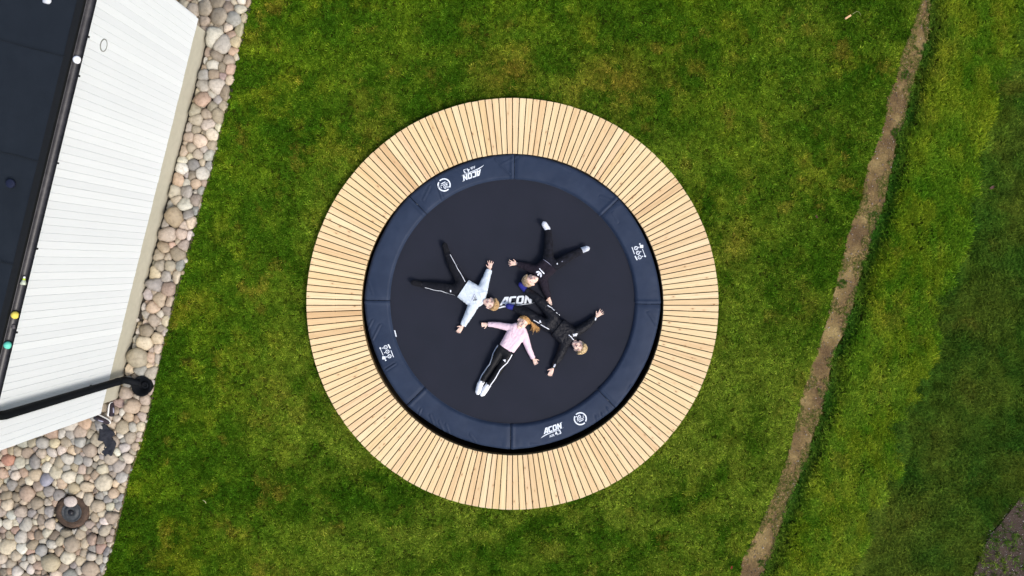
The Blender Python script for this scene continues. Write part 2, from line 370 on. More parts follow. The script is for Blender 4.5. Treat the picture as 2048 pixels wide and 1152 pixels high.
# ------------------------------------------------------------------ house
def box(bm, c, s, ux=Vector((1, 0, 0)), uy=Vector((0, 1, 0)), uz=Vector((0, 0, 1))):
    c = Vector(c); vs = []
    for k in (-1, 1):
        for a, b in ((-1, -1), (1, -1), (1, 1), (-1, 1)): vs.append(bm.verts.new(c + ux * a * s[0] / 2 + uy * b * s[1] / 2 + uz * k * s[2] / 2))
    for f in ((3, 2, 1, 0), (4, 5, 6, 7), (0, 1, 5, 4), (1, 2, 6, 5), (2, 3, 7, 6), (3, 0, 4, 7)): bm.faces.new([vs[i] for i in f])
    return vs
def build_house():
    A = W(*HA); B = W(*HB); al = (B - A).normalized(); LN = (B - A).length; nr = Vector((-al.y, al.x, 0))
    if nr.x < 0: nr = -nr
    house = thing('house', 'white house with vertical timber cladding, beige plinth and dark flat felt roof', 'house', A)
    def L(s, o, z): return al * s + nr * o + Vector((0, 0, z))    # along wall, outward, up (house-local)
    white = M('white_painted_boards', .55, spec=.3); co = white.coord(); f = white.noise(white.mapping(co, (1, 1, .15)), 30, 4); ri = white.n('ShaderNodeObjectInfo').outputs['Random']
    white.base(white.mix(.6, white.ramp(ri, [(0, (.76, .79, .81)), (1, (.82, .85, .865))]), white.ramp(f, [(.3, (.95, .95, .95)), (.7, (1.0, 1.0, 1.0))]), 'MULTIPLY')); white.bump(f, .1, .004)
    beige = plain('beige_plinth_render', (.47, .445, .35), .85, .05, 12, .25, .003)
    DEP = 6.0
    bm = bmesh.new(); box(bm, L(LN / 2, -DEP / 2, .21), (LN, DEP, .66), al, nr); obj('plinth', bm_mesh('plinth', bm), beige, house)
    a0, a1 = -.08, LN + .14; zb, zt = .48, 3.16
    pitch = .0888; nb = int((a1 - a0) / pitch); pitch = (a1 - a0) / nb
    bm = bmesh.new(); box(bm, L((a0 + a1) / 2, -DEP / 2 - .02, (zb + zt) / 2 + .02), (a1 - a0 - .05, DEP - .04, zt - zb - .03), al, nr); obj('wall', bm_mesh('wall', bm), white.m, house)
    # one board, shared; chamfered long edges
    bm = bmesh.new(); wd = pitch - .0012; t = .02; ch = .0035; hgt = zt - zb
    prof = [(-wd / 2, 0), (-wd / 2, t - ch), (-wd / 2 + ch, t), (wd / 2 - ch, t), (wd / 2, t - ch), (wd / 2, 0)]
    lo = [bm.verts.new(al * a + nr * b) for a, b in prof]; hi = [bm.verts.new(al * a + nr * b + Vector((0, 0, hgt))) for a, b in prof]
    for i in range(6): j = (i + 1) % 6; bm.faces.new((lo[i], lo[j], hi[j], hi[i]))
    bm.faces.new(lo[::-1]); bm.faces.new(hi); bmesh.ops.recalc_face_normals(bm, faces=bm.faces[:])
    bme = bm_mesh('board', bm); bme.materials.append(white.m)
    for i in range(nb):
        o = bpy.data.objects.new('board', bme); link(o, house)
        o.location = L(a0 + (i + .5) * pitch, -.005 + random.uniform(0, .003), zb + random.uniform(-.006, .004))
    # corner boards on the two gable ends
    for s in (a0 - .012, a1 + .012):
        bm = bmesh.new(); box(bm, L(s, -DEP / 2, (zb + zt) / 2), (.022, DEP - .03, zt - zb), al, nr); obj('gable_cladding', bm_mesh('gable_cladding', bm), white.m, house)
    # roof: felt sheets laid across the slope
    felt = M('roof_felt', .8, spec=.25); co = felt.coord(); f = felt.noise(co, 4, 4, .6); g = felt.noise(co, 220, 3, .7)
    felt.base(felt.mix(.5, felt.ramp(f, [(.3, (.0058, .0098, .0155)), (.7, (.0090, .0138, .0205))]), felt.ramp(g, [(.35, (.7, .7, .7)), (.68, (1.5, 1.5, 1.5))]), 'MULTIPLY')); felt.bump(g, .35, .006)
    slope = R(2.5); ur = (-nr * math.cos(slope) + Vector((0, 0, math.sin(slope)))); un = ur.cross(al); un = un if un.z > 0 else -un
    e_off, zr = .005, 3.23
    # sheet seams measured on the roof plane
    hp = W(0, 77, 3.4) - A; s_ref = hp.dot(al); sw = 1.13
    k0 = math.floor((-1.2 - s_ref) / sw); s = s_ref + k0 * sw; i = 0
    while s < LN + 1.2:
        bm = bmesh.new(); box(bm, L(s + sw / 2, e_off, zr) + ur * 3.2 + un * (.006 * (i % 2) + 0), (sw + .04, 6.4, .010), al, ur, un)
        obj('roof_sheet', bm_mesh('roof_sheet', bm), felt.m, house); 
        bm = bmesh.new()
        for q in range(40):
            r0 = q * .16; box(bm, L(s + random.uniform(-.003, .003), e_off, zr) + ur * (r0 + .12) + un * .0125, (.008 + random.uniform(0, .008), .155, .006), al, ur, un)
        if i >= 0: obj('seam', bm_mesh('seam', bm), plain('seam_tar', (.006, .008, .010), .5) if i == 0 else bpy.data.materials['seam_tar'], house)
        s += sw; i += 1
    s0, s1 = -1.2, LN + 1.2
    trim = plain('dark_eaves_trim', (.004, .005, .006), .75, .2, 30)
    bm = bmesh.new(); box(bm, L((s0 + s1) / 2, e_off + .0, zr - .035), (s1 - s0, .02, .09), al, nr)
    box(bm, L((s0 + s1) / 2, -.25, zr - .068), (s1 - s0, .44, .02), al, nr)
    obj('fascia', bm_mesh('fascia', bm), trim, house)
    # drip edge between felt and gutter; its black also paints in the shaded gap
    bm = bmesh.new(); box(bm, L((s0 + s1) / 2, e_off - .02, zr + .012), (s1 - s0, .07, .006), al, nr); obj('drip_edge', bm_mesh('drip_edge', bm), trim, house)
    # gutter: half-round trough
    gmn = M('gutter_metal', .45, spec=.5); co = gmn.coord(); f = gmn.noise(co, 9, 5, .7); gmn.base(gmn.ramp(f, [(.3, (.020, .019, .021)), (.55, (.040, .038, .041)), (.8, (.085, .08, .08))])); gmn.bump(f, .2, .005)
    gc, gr, gzz = .073, .050, zr - .025
    V = []; F = []; NS = 60; NP_ = 10
    for k in range(NS + 1):
        s = s0 + (s1 - s0) * k / NS
        for rr, rng_ in ((gr, range(NP_ + 1)), (gr - .003, range(NP_, -1, -1))):
            for q in rng_:
                a = math.pi + math.pi * q / NP_; V.append(L(s, gc + math.cos(a) * rr, gzz + math.sin(a) * rr))
    n_ = 2 * (NP_ + 1)
    for k in range(NS):
        for q in range(n_): F.append((k * n_ + q, k * n_ + (q + 1) % n_, (k + 1) * n_ + (q + 1) % n_, (k + 1) * n_ + q))
    gut = obj('gutter', mesh('gutter', V, F), gmn.m, house, True)
    bm = bmesh.new(); box(bm, L((s0 + s1) / 2, gc + gr + .001, gzz), (s1 - s0, .008, .010), al, nr); obj('bead', bm_mesh('bead', bm), trim, gut)
    # clips
    bm = bmesh.new(); box(bm, (0, 0, 0), (.020, .020, .03), al, nr); bmesh.ops.recalc_face_normals(bm, faces=bm.faces[:]); cm = bm_mesh('gutter_clip', bm); cm.materials.append(trim)
    for py in (74, 152, 326, 497, 664, -90, 830):
        g = W(196 - .2494 * py, py, 3.2) - A; o = bpy.data.objects.new('gutter_clip', cm); link(o, gut); o.location = L(g.dot(al), gc + gr + .008, gzz)
    # round wall vent
    vp = W(207, 90.5, 2.55) - A; s = vp.dot(al); 
    # solve height so that the ring sits on the wall plane
    best = min((abs((W(207, 90.5, z) - A).dot(nr) - .02), z) for z in np.linspace(1.5, 3.1, 161)); vz = best[1]; s = (W(207, 90.5, vz) - A).dot(al)
    def ring(r0, r1, d0, d1, mt, name, par):
        bm = bmesh.new(); N = 32; c = L(s, .0, vz)
        rows = [[bm.verts.new(c + (al * math.cos(6.2832 * i / N) + Vector((0, 0, 1)) * math.sin(6.2832 * i / N)) * r + nr * d) for i in range(N)] for r, d in ((r1, d0), (r1, d1), (r0, d1), (r0, d0))]
        for a, b in zip(rows, rows[1:]):
            for i in range(N): bm.faces.new((a[i], a[(i + 1) % N], b[(i + 1) % N], b[i]))
        bmesh.ops.recalc_face_normals(bm, faces=bm.faces[:]); return obj(name, bm_mesh(name, bm), mt, par)
    vent = ring(.0005, .062, .0, .022, white.m, 'wall_vent', house); ring(.062, .072, .0, .026, plain('vent_ring_grey', (.22, .23, .21), .5), 'vent_rim', vent)
    # downpipe
    pm = plain('black_pipe', (.004, .005, .007), .7, .2, 20, .05, .002, .12)
    foot = W(265, 763.5, .22) - A; ps = foot.dot(al); po = .115
    path = [L(ps, po, .32), L(ps, po, 3.0), L(ps, gc, 3.14), L(ps, gc, 3.17)]
    dn = W(284, 771, .16) - A
    path = [dn * .75 + L(ps, po, .1) * .25 + Vector((0, 0, -.02)), dn * .4 + L(ps, po, .16) * .6, L(ps, po, .24)] + path[1:]
    V, F = tube(path, .052, 16, True); pipe = obj('downpipe', mesh('downpipe', V, F), pm, house, True)
    for z in (1.0,):
        bm = bmesh.new(); box(bm, L(ps, .045, z), (.03, .06, .03), al, nr); obj('bracket', bm_mesh('bracket', bm), pm, pipe)
    V, F = tube([L(ps, po, .40), L(ps, po, .46)], .056, 16, True); obj('socket', mesh('socket', V, F), pm, pipe)
    # small roof features
    def lathe(prof, c, N=24):
        V = []; F = []
        for r, z in prof:
            for i in range(N): a = 6.28318 * i / N; V.append((c[0] + r * math.cos(a), c[1] + r * math.sin(a), c[2] + z))
        for k in range(len(prof) - 1):
            for i in range(N): F.append((k * N + i, k * N + (i + 1) % N, (k + 1) * N + (i + 1) % N, (k + 1) * N + i))
        F.append(tuple(range(N - 1, -1, -1))); F.append(tuple((len(prof) - 1) * N + i for i in range(N))); return V, F
    p = W(20, 367, 3.30) - A; V, F = lathe([(.045, -.03), (.045, .006), (.036, .010), (.01, .012)], p); obj('roof_cap', mesh('roof_cap', V, F), plain('dark_blue_cap', (.007, .011, .032), .8), house, True)
    # balls lying in the gutter
    def gpos(px, py):
        g = W(px, py, 3.2) - A; return A + L(g.dot(al), gc, gzz)
    for (px, py, r, c, nm, lab) in ((156, 120, .042, (.86, .87, .88), 'ball', 'white ball lying in the roof gutter near the round wall vent'),
                                (29, 630, .041, (.75, .60, .10), 'ball', 'yellow ball lying in the roof gutter between the shuttlecock and the turquoise ball'),
                                (14, 690, .041, (.14, .62, .46), 'ball', 'turquoise green ball, lowest of the balls in the roof gutter')):
        o_ = gpos(px, py); bm = bmesh.new(); bmesh.ops.create_uvsphere(bm, u_segments=28, v_segments=18, radius=r)
        o = obj(nm, bm_mesh(nm, bm), plain('ball_' + str(px), c, .6, .06, 60, .3, .004), None, True)
        o.location = (o_.x, o_.y, gzz - .047 + r + .001); tag(o, lab, 'ball', 'small balls caught in the roof gutter')
    o_ = gpos(23, 654); bm = bmesh.new(); bmesh.ops.create_icosphere(bm, subdivisions=3, radius=.024)
    for v in bm.verts: v.co *= 1 + .3 * (mnoise.noise(v.co * 60)); v.co.z *= .6
    o = obj('pebble', bm_mesh('pebble', bm), plain('grey_pebble', (.12, .11, .115), .7), None, True); o.location = (o_.x, o_.y, gzz - .047 + .014); tag(o, 'small grey pebble lying in the gutter just below the yellow ball', 'pebble')
    # shuttlecock
    o_ = gpos(46, 561); sc = thing('shuttlecock', 'shuttlecock with yellow green band stuck in the roof gutter', 'shuttlecock', (o_.x, o_.y, gzz - .012))
    d = (-al + Vector((0, 0, .12))).normalized(); q = Vector((0, 0, 1)).rotation_difference(d).to_matrix()
    def lat(prof, mt, nm):
        V, F = lathe(prof, (0, 0, 0), 20); V = [tuple(q @ Vector(v)) for v in V]; obj(nm, mesh(nm, V, F), mt, sc, True)
    lat([(.003, .048), (.011, .044), (.013, .034), (.013, .028)][::-1], plain('cork_white', (.75, .75, .72), .6), 'cork')
    lat([(.016, .008), (.0135, .0275)], plain('green_band', (.45, .60, .05), .6), 'band')
    lat([(.033, -.04), (.028, -.02), (.0165, .0075)], plain('skirt_pale', (.50, .55, .42), .7), 'feather_skirt')
    o_ = W(97, 1, 3.36); bm = bmesh.new(); bmesh.ops.create_icosphere(bm, subdivisions=2, radius=.045)
    for v in bm.verts: v.co *= 1 + .4 * mnoise.noise(v.co * 30); v.co.z *= .5
    o = obj('pebble', bm_mesh('pebble', bm), plain('pale_pebble', (.55, .57, .6), .7), None, True); o.location = (o_.x, o_.y, 3.385); tag(o, 'pale pebble lying on the dark felt roof at the top edge', 'pebble')
    # round drain under the downpipe
    dc = W(284, 772, .12); dr = thing('rain_drain', 'round black rainwater drain in the stones under the end of the downpipe', 'drain', dc)
    V, F = lathe([(.125, -.14), (.14, .0), (.147, .02), (.135, .028), (.12, .012), (.05, -.02), (.045, -.03)], (0, 0, 0), 32); obj('funnel', mesh('funnel', V, F), pm, dr, True)
    V, F = lathe([(.045, -.05), (.05, .012), (.032, .02), (.028, .0), (.02, .0)], (.048, .012, 0), 20); obj('plug', mesh('plug', V, F), pm, dr, True)
    # round well cover
    wc = W(145.6, 1023, .07); well = thing('well_cover', 'round dark brown concrete well cover with a raised centre knob among the stones', 'well cover', wc)
    cmn = M('old_concrete', .85, spec=.2); co = cmn.coord(); f = cmn.noise(co, 13, 5, .65); g = cmn.noise(co, 120, 3, .75)
    cmn.base(cmn.mix(.7, cmn.ramp(f, [(.3, (.042, .030, .022)), (.55, (.075, .052, .038)), (.8, (.16, .10, .07))]), cmn.ramp(g, [(.4, (.7, .7, .7)), (.7, (1.9, 1.8, 1.7))]), 'MULTIPLY')); cmn.bump(g, .5, .01)
    gmm = plain('dark_cast_iron', (.048, .052, .055), .55, .4, 25, .3)
    V, F = lathe([(.245, -.09), (.243, .0), (.232, .018), (.15, .034), (.148, .03)], (0, 0, 0), 48); obj('rim', mesh('rim', V, F), cmn.m, well, True)
    V, F = lathe([(.146, .02), (.145, .040), (.135, .044), (.125, .034), (.10, .034), (.092, .046), (.055, .054), (.05, .05)], (0, 0, 0), 40); obj('lid', mesh('lid', V, F), gmm, well, True)
    V, F = lathe([(.04, .04), (.04, .062), (.03, .074), (.012, .08)], (0, 0, 0), 24); obj('knob', mesh('knob', V, F), plain('knob_iron', (.014, .014, .018), .4), well, True)
    st = W(139.5, 1004, .16); bm = bmesh.new(); bmesh.ops.create_icosphere(bm, subdivisions=3, radius=.095)
    for v in bm.verts: v.co *= 1 + .15 * mnoise.noise(v.co * 9); v.co.z *= .42; v.co.y *= .86
    me = bm_mesh('pebble', bm); point_color(me, np.tile((.50, .44, .40), (len(me.vertices), 1))); o = obj('pebble', me, stone_mat, None, True); o.location = (st.x, st.y, .145)
    tag(o, 'flat pinkish grey pebble resting on the round well cover', 'pebble')
    return A

def tube(path, r, N=12, cap=False, taper=None):
    P = [Vector(p) for p in path]; V = []; F = []; prev = None
    for i, p in enumerate(P):
        d = (P[min(i + 1, len(P) - 1)] - P[max(i - 1, 0)]).normalized()
        if prev is None: a = d.orthogonal().normalized()
        else: a = (prev - d * prev.dot(d)).normalized()
        prev = a; b = d.cross(a); rr = r if taper is None else r * taper[i]
        for k in range(N): t = 6.2831853 * k / N; V.append(p + (a * math.cos(t) + b * math.sin(t)) * rr)
    for i in range(len(P) - 1):
        for k in range(N): F.append((i * N + k, i * N + (k + 1) % N, (i + 1) * N + (k + 1) % N, (i + 1) * N + k))
    if cap: F.append(tuple(range(N - 1, -1, -1))); F.append(tuple((len(P) - 1) * N + k for k in range(N)))
    return V, F
build_house()

# ------------------------------------------------------------------ deck
def build_deck():
    deck = thing('round_deck', 'round pale larch deck of radial planks surrounding the trampoline', 'deck', (C_D.x, C_D.y, 0))
    m = M('new_larch', .65, spec=.25); co = m.coord('Object'); oi = m.n('ShaderNodeObjectInfo')
    add = m.n('ShaderNodeVectorMath', operation='ADD'); m.l(co, add.inputs[0])
    sc = m.n('ShaderNodeVectorMath', operation='SCALE'); sc.inputs[0].default_value = (37, 91, 53); m.l(oi.outputs['Random'], sc.inputs['Scale']); m.l(sc.outputs[0], add.inputs[1])
    v = add.outputs[0]
    g = m.noise(m.mapping(v, (2.2, 60, 8)), 1.0, 5, .6)
    tint = m.ramp(oi.outputs['Random'], [(0, (.72, .52, .27)), (.10, (.79, .61, .34)), (.22, (.71, .50, .27)), (.34, (.80, .62, .35)), (.5, (.75, .56, .31)), (.62, (.80, .64, .38)), (.74, (.73, .52, .30)), (.86, (.79, .60, .34)), (.94, (.62, .41, .21)), (1, (.77, .59, .34))])
    c = m.mix(.75, tint, m.ramp(g, [(.3, (.80, .74, .66)), (.55, (1, 1, 1)), (.75, (1.08, 1.08, 1.1))]), 'MULTIPLY')
    vo = m.n('ShaderNodeTexVoronoi'); vo.inputs['Scale'].default_value = 1.0; vo.inputs['Randomness'].default_value = 1; m.l(m.mapping(v, (5.2, 10.5, 5)), vo.inputs['Vector'])
    kn = m.ramp(vo.outputs['Distance'], [(.05, (1, 1, 1)), (.11, (0, 0, 0))]); halo = m.ramp(vo.outputs['Distance'], [(.04, (.55, .55, .55)), (.26, (0, 0, 0))])
    c = m.mix(halo, c, (.60, .36, .18)); c = m.mix(kn, c, (.36, .20, .09)); m.base(c); m.bump(g, .15, .004)
    ring = plain('deck_frame_wood', (.20, .13, .05), .8, .25, 12, .3)
    N = 188; gap = .0125; t = .028; rc = (R_OUT + R_IN) / 2
    bm = bmesh.new()
    def hw(r): return r * math.tan(math.pi / N) - gap / 2
    ri, ro = R_IN, R_OUT
    pts = [(ri, -hw(ri)), (ro, -hw(ro)), (ro + .0012, 0), (ro, hw(ro)), (ri, hw(ri))]
    top = [bm.verts.new((r - rc, y, 0)) for r, y in pts]; bot = [bm.verts.new((r - rc, y, -t)) for r, y in pts]
    bm.faces.new(top); bm.faces.new(bot[::-1])
    for i in range(5): j = (i + 1) % 5; bm.faces.new((top[i], bot[i], bot[j], top[j]))
    bmesh.ops.recalc_face_normals(bm, faces=bm.faces[:])
    bmesh.ops.bevel(bm, geom=[e for e in bm.edges if all(v_.co.z > -.001 for v_ in e.verts)], offset=.002, segments=1, affect='EDGES')
    me = bm_mesh('plank', bm); me.materials.append(m.m)
    for k in range(N):
        a = math.pi / 2 + (k + .5) * 2 * math.pi / N
        o = bpy.data.objects.new('plank', me); link(o, deck); dr = random.gauss(0, .0012)
        o.location = (math.cos(a) * (rc + dr), math.sin(a) * (rc + dr), .128 + random.uniform(-.0012, .0012)); o.rotation_euler = (random.gauss(0, .004), 0, a + random.gauss(0, .0002))
    def annulus(r0, r1, z0, z1, name, mt, par, seg=128):
        bm = bmesh.new(); rows = [[bm.verts.new((r * math.cos(6.2831853 * i / seg), r * math.sin(6.2831853 * i / seg), z)) for i in range(seg)] for r, z in ((r0, z0), (r1, z0), (r1, z1), (r0, z1))]
        for q in range(4):
            a, b = rows[q], rows[(q + 1) % 4]
            for i in range(seg): bm.faces.new((a[i], a[(i + 1) % seg], b[(i + 1) % seg], b[i]))
        bmesh.ops.recalc_face_normals(bm, faces=bm.faces[:]); return obj(name, bm_mesh(name, bm), mt, par)
    annulus(R_IN + .004, R_IN + .028, -.02, .098, 'inner_frame', ring, deck)
    annulus(R_OUT - .06, R_OUT - .025, -.02, .098, 'outer_frame', ring, deck)
    annulus(2.56, 2.60, .01, .097, 'middle_frame', ring, deck)
    bm = bmesh.new()
    for k in range(24):
        a = 2 * math.pi * (k + .5) / 24; ux = Vector((math.cos(a), math.sin(a), 0)); uy = Vector((-ux.y, ux.x, 0))
        box(bm, ux * ((R_IN + .03 + 2.555) / 2), (2.555 - R_IN - .03, .045, .08), ux, uy); box(bm, ux * ((2.605 + R_OUT - .065) / 2), (R_OUT - .065 - 2.605, .045, .08), ux, uy)
    for v_ in bm.verts: v_.co.z += .05
    obj('joists', bm_mesh('joists', bm), ring, deck)
    # pit in the ground
    soil = plain('pit_soil', (.045, .030, .018), .95, .4, 14, .6, .03)
    V = []; F = []; S = 96
    for r, z in ((2.62, .004), (2.22, .003), (2.20, -.75), (.01, -.85)):
        for i in range(S): a = 6.2831853 * i / S; V.append((C_D.x + r * math.cos(a), C_D.y + r * math.sin(a), z))
    for k in range(3):
        for i in range(S): F.append((k * S + i, k * S + (i + 1) % S, (k + 1) * S + (i + 1) % S, (k + 1) * S + i))
    o = obj('trampoline_pit', mesh('trampoline_pit', V, F), soil, smooth=False); o['kind'] = 'structure'
    return annulus
annulus = build_deck()

# ------------------------------------------------------------------ trampoline
RM = 1.762; RP = 2.135
SEAM0 = R(-.8)
CREASES = [((868, 345), (884, 398), .006), ((1035, 312), (1000, 330), .004), ((990, 318), (1020, 348), .006), ((860, 372), (846, 400), .006), ((905, 335), (925, 345), .003), ((1296, 625), (1318, 660), .006),
           ((745, 640), (733, 665), .005), ((760, 650), (745, 680), .006), ((772, 740), (790, 728), .007), ((842, 818), (836, 835), .005), ((860, 830), (868, 850), .005), ((878, 842), (890, 868), .005), ((892, 848), (900, 870), .004),
           ((1192, 832), (1196, 846), .006), ((1204, 826), (1208, 838), .006), ((1214, 815), (1222, 828), .005), ((1180, 850), (1170, 868), .004), ((1062, 888), (1090, 890), .003), ((1290, 450), (1300, 480), .003), ((1200, 392), (1238, 405), .004), ((736, 560), (746, 590), .004),
           ((1225, 425), (1235, 445), .004), ((1305, 720), (1290, 745), .004), ((1262, 770), (1252, 790), .004), ((952, 885), (940, 868), .004), ((1110, 325), (1140, 342), .003)]
CRW = [(W(*a, .12) - C_T, W(*b, .12) - C_T, h) for a, b, h in CREASES]
def pad_z(x, y):
    """top of the padding, local to the trampoline"""
    r = np.hypot(x, y); a = np.arctan2(y, x) - SEAM0; t = (a / (math.pi / 4)) % 1.0
    ro = RP - .020 * np.sin(math.pi * t) + .010 * (fbm(a * 6, a * 0, 3, 3) - .5)
    s = np.clip((r - RM) / (ro - RM), 0, 1)
    prof = np.minimum(1, (np.minimum(s, 1 - s) / .10 + 1e-6)) ** .5
    z = .070 + .045 * prof + .010 * np.sin(math.pi * s)
    z = z + (fbm(x * 5, y * 5, 41, 3) - .5) * .010
    d0 = t * (math.pi / 4) * r; d1 = (1 - t) * (math.pi / 4) * r
    z = z + .013 * np.exp(-((d0 - .035) / .022) ** 2) - .012 * np.exp(-(d1 / .035) ** 2) - .006 * np.exp(-(d0 / .010) ** 2)
    z = z + (fbm(np.cos(a) * 3 + t * 24, r * 5, 5, 3) - .5) * .016 * np.exp(-np.minimum(d0, d1) / .18) * sst(.3, .9, s)
    for p, q, h in CRW:
        dx, dy = q.x - p.x, q.y - p.y; L2 = dx * dx + dy * dy
        u = np.clip(((x - p.x) * dx + (y - p.y) * dy) / L2, 0, 1); dd = np.hypot(x - p.x - u * dx, y - p.y - u * dy)
        z = z + h * 2.0 * np.exp(-(dd / .011) ** 2) - h * 1.1 * np.exp(-((dd - .02) / .012) ** 2)
    return z, ro
PZ = lambda v: float(pad_z(np.array([v[0]]), np.array([v[1]]))[0][0])

LET = {
 'A': (.90, [[(0, 0), (.27, 0), (.60, .78), (.42, 1)], [(.60, 0), (.88, 0), (.88, 1), (.60, .78)], [(.42, 1), (.60, .78), (.88, 1)], [(.336, .16), (.60, .16), (.60, .36), (.422, .36)]]),
 'C': (.80, [[(0, .14), (.27, .22), (.27, .78), (0, .86)], [(0, .86), (.27, .78), (.76, .78), (.76, 1), (.14, 1)], [(0, .14), (.14, 0), (.76, 0), (.76, .22), (.27, .22)]]),
 'O': (.86, [[(0, .14), (.26, .22), (.26, .78), (0, .86)], [(0, .86), (.26, .78), (.56, .78), (.82, .86), (.68, 1), (.14, 1)], [(0, .14), (.14, 0), (.68, 0), (.82, .14), (.56, .22), (.26, .22)], [(.56, .22), (.82, .14), (.82, .86), (.56, .78)]]),
 'N': (.86, [[(0, 0), (.25, 0), (.25, 1), (0, 1)], [(.25, 1), (.25, .55), (.57, 0), (.57, .45)], [(.57, 0), (.82, 0), (.82, 1), (.57, 1)]])}
def logo_polys():
    out = []; x = 0
    for ch in 'ACON':
        w_, ps = LET[ch]
        for p in ps: out.append([(x + a + .22 * b, b) for a, b in p])
        x += w_ + .05
    lo = [(-.86, -.55), (-.3, -.40), (.4, -.27), (1.3, -.20), (2.4, -.16), (3.4, -.08), (4.0, .06)]; up = [(4.0, .06), (3.4, -.045), (2.4, -.065), (1.3, -.075), (.4, -.09), (-.3, -.27), (-.86, -.55)]
    for i in range(6): out.append([lo[i], lo[i + 1], up[5 - i], up[6 - i]] if i < 5 else [lo[5], lo[6], up[1]])
    out.append([(3.78, .92), (3.90, .92), (3.90, 1.04), (3.78, 1.04)])
    return out
def text_polys(s, bold=0):
    cu = bpy.data.curves.new('t', 'FONT'); cu.body = s; cu.size = 1; cu.offset = bold; cu.resolution_u = 3
    o = bpy.data.objects.new('t', cu); col.objects.link(o); dg = bpy.context.evaluated_depsgraph_get(); me = bpy.data.meshes.new_from_object(o.evaluated_get(dg))
    ps = [[tuple(me.vertices[i].co[:2]) for i in p.vertices] for p in me.polygons]; bpy.data.objects.remove(o); bpy.data.curves.remove(cu); bpy.data.meshes.remove(me)
    return ps
def ring_polys(r0, r1, a0, a1, n=24):
    out = []
    for i in range(n):
        a, b = a0 + (a1 - a0) * i / n, a0 + (a1 - a0) * (i + 1) / n
        out.append([(r0 * math.cos(a), r0 * math.sin(a)), (r1 * math.cos(a), r1 * math.sin(a)), (r1 * math.cos(b), r1 * math.sin(b)), (r0 * math.cos(b), r0 * math.sin(b))])
    return out
def xf(polys, o, ang, sx, sy=None):
    sy = sy or sx; c, s = math.cos(ang), math.sin(ang)
    return [[(o[0] + x * sx * c - y * sy * s, o[1] + x * sx * s + y * sy * c) for x, y in p] for p in polys]
def build_trampoline():
    tr = thing('trampoline', 'round in-ground trampoline with dark blue padding and a black jumping mat', 'trampoline', (C_T.x, C_T.y, 0))
    pm = M('pad_vinyl', .62, spec=.22); co = pm.coord(); f = pm.noise(co, 5, 4, .6); g = pm.noise(co, 120, 2)
    pm.base(pm.ramp(f, [(.3, (.0155, .0265, .0540)), (.7, (.0235, .0365, .0690))])); pm.bump(g, .08, .003)
    white = plain('white_print', (.75, .80, .86), .6, .08, 60, 0)
    mm = M('jump_fabric', .75, spec=.2); co = mm.coord(); f = mm.noise(co, 2.2, 4, .6); g = mm.noise(co, 300, 2)
    mm.base(mm.mix(.5, mm.ramp(f, [(.3, (.0120, .0145, .0235)), (.7, (.0150, .0170, .0280))]), mm.ramp(g, [(.3, (.8, .8, .8)), (.7, (1.25, 1.25, 1.25))]), 'MULTIPLY'))
    V = []; F = []; N = 128; rs = [0.02, .3, .6, .9, 1.2, 1.5, 1.7, 1.85]
    for r in rs:
        for i in range(N): a = 6.2831853 * i / N; V.append((r * math.cos(a), r * math.sin(a), .07 - .02 * (1 - min(1, (r / 1.85)) ** 2)))
    for k in range(len(rs) - 1):
        for i in range(N): F.append((k * N + i, k * N + (i + 1) % N, (k + 1) * N + (i + 1) % N, (k + 1) * N + i))
    F.append(tuple(range(N - 1, -1, -1))[::-1])
    mat = obj('jumping_mat', mesh('jumping_mat', V, F), mm.m, tr, True)
    def decal(name, polys, par, zf, mt=white, thick=True):
        V = []; F = []
        for p in polys:
            b = len(V); V += [(x, y, zf((x, y))) for x, y in p]; F.append(tuple(range(b, b + len(p))))
        bm = bmesh.new(); me = mesh(name, V, F); bm.from_mesh(me)
        for f_ in bm.faces:
            if f_.normal.z < 0: f_.normal_flip()
        bm.to_mesh(me); bm.free(); return obj(name, me, mt, par)
    mz = lambda v: .0545
    # big logo on the mat
    a = W(999, 611, .055) - C_T; b = W(1064.5, 606, .055) - C_T; ang = math.atan2(b.y - a.y, b.x - a.x); hgt = 16.2 / 139
    decal('printed_logo', xf(logo_polys(), (a.x, a.y), ang, (b - a).xy.length / 3.62, hgt), mat, lambda v: .0535 + .0)
    secs = []
    for k in range(8):
        A0 = SEAM0 + k * math.pi / 4 + .0018; A1 = SEAM0 + (k + 1) * math.pi / 4 - .0018; NA, NR = 170, 26
        a = np.linspace(A0, A1, NA); s = (1 - np.cos(np.linspace(0, math.pi, NR))) / 2; s = .55 * s + .45 * np.linspace(0, 1, NR)
        AA, SS = np.meshgrid(a, s, indexing='ij'); r0 = pad_z(np.cos(AA), np.sin(AA))[1]; rr = RM + (r0 - RM) * SS
        X, Y = rr * np.cos(AA), rr * np.sin(AA); Z = pad_z(X, Y)[0]
        V = list(np.stack([X.ravel(), Y.ravel(), Z.ravel()], 1)); F = []
        for i in range(NA - 1):
            for j in range(NR - 1): q = i * NR + j; F.append((q, q + 1, q + NR + 1, q + NR))
        base = len(V)   # hanging sides, inner and outer
        for j_, dz in ((0, .052), (NR - 1, .060)):
            b0 = len(V)
            for i in range(NA):
                q = V[i * NR + j_]; sc_ = 1.0 if j_ == 0 else 1.004; V.append((q[0] * sc_, q[1] * sc_, q[2] - dz))
            for i in range(NA - 1):
                q = (i * NR + j_, (i + 1) * NR + j_, b0 + i + 1, b0 + i); F.append(q if j_ else q[::-1])
        secs.append(obj('pad_section', mesh('pad_section', V, F), pm.m, tr, True))
    frame_m = plain('galvanised_frame', (.25, .26, .27), .4, .1, 20, .05, .002, .5, .8)
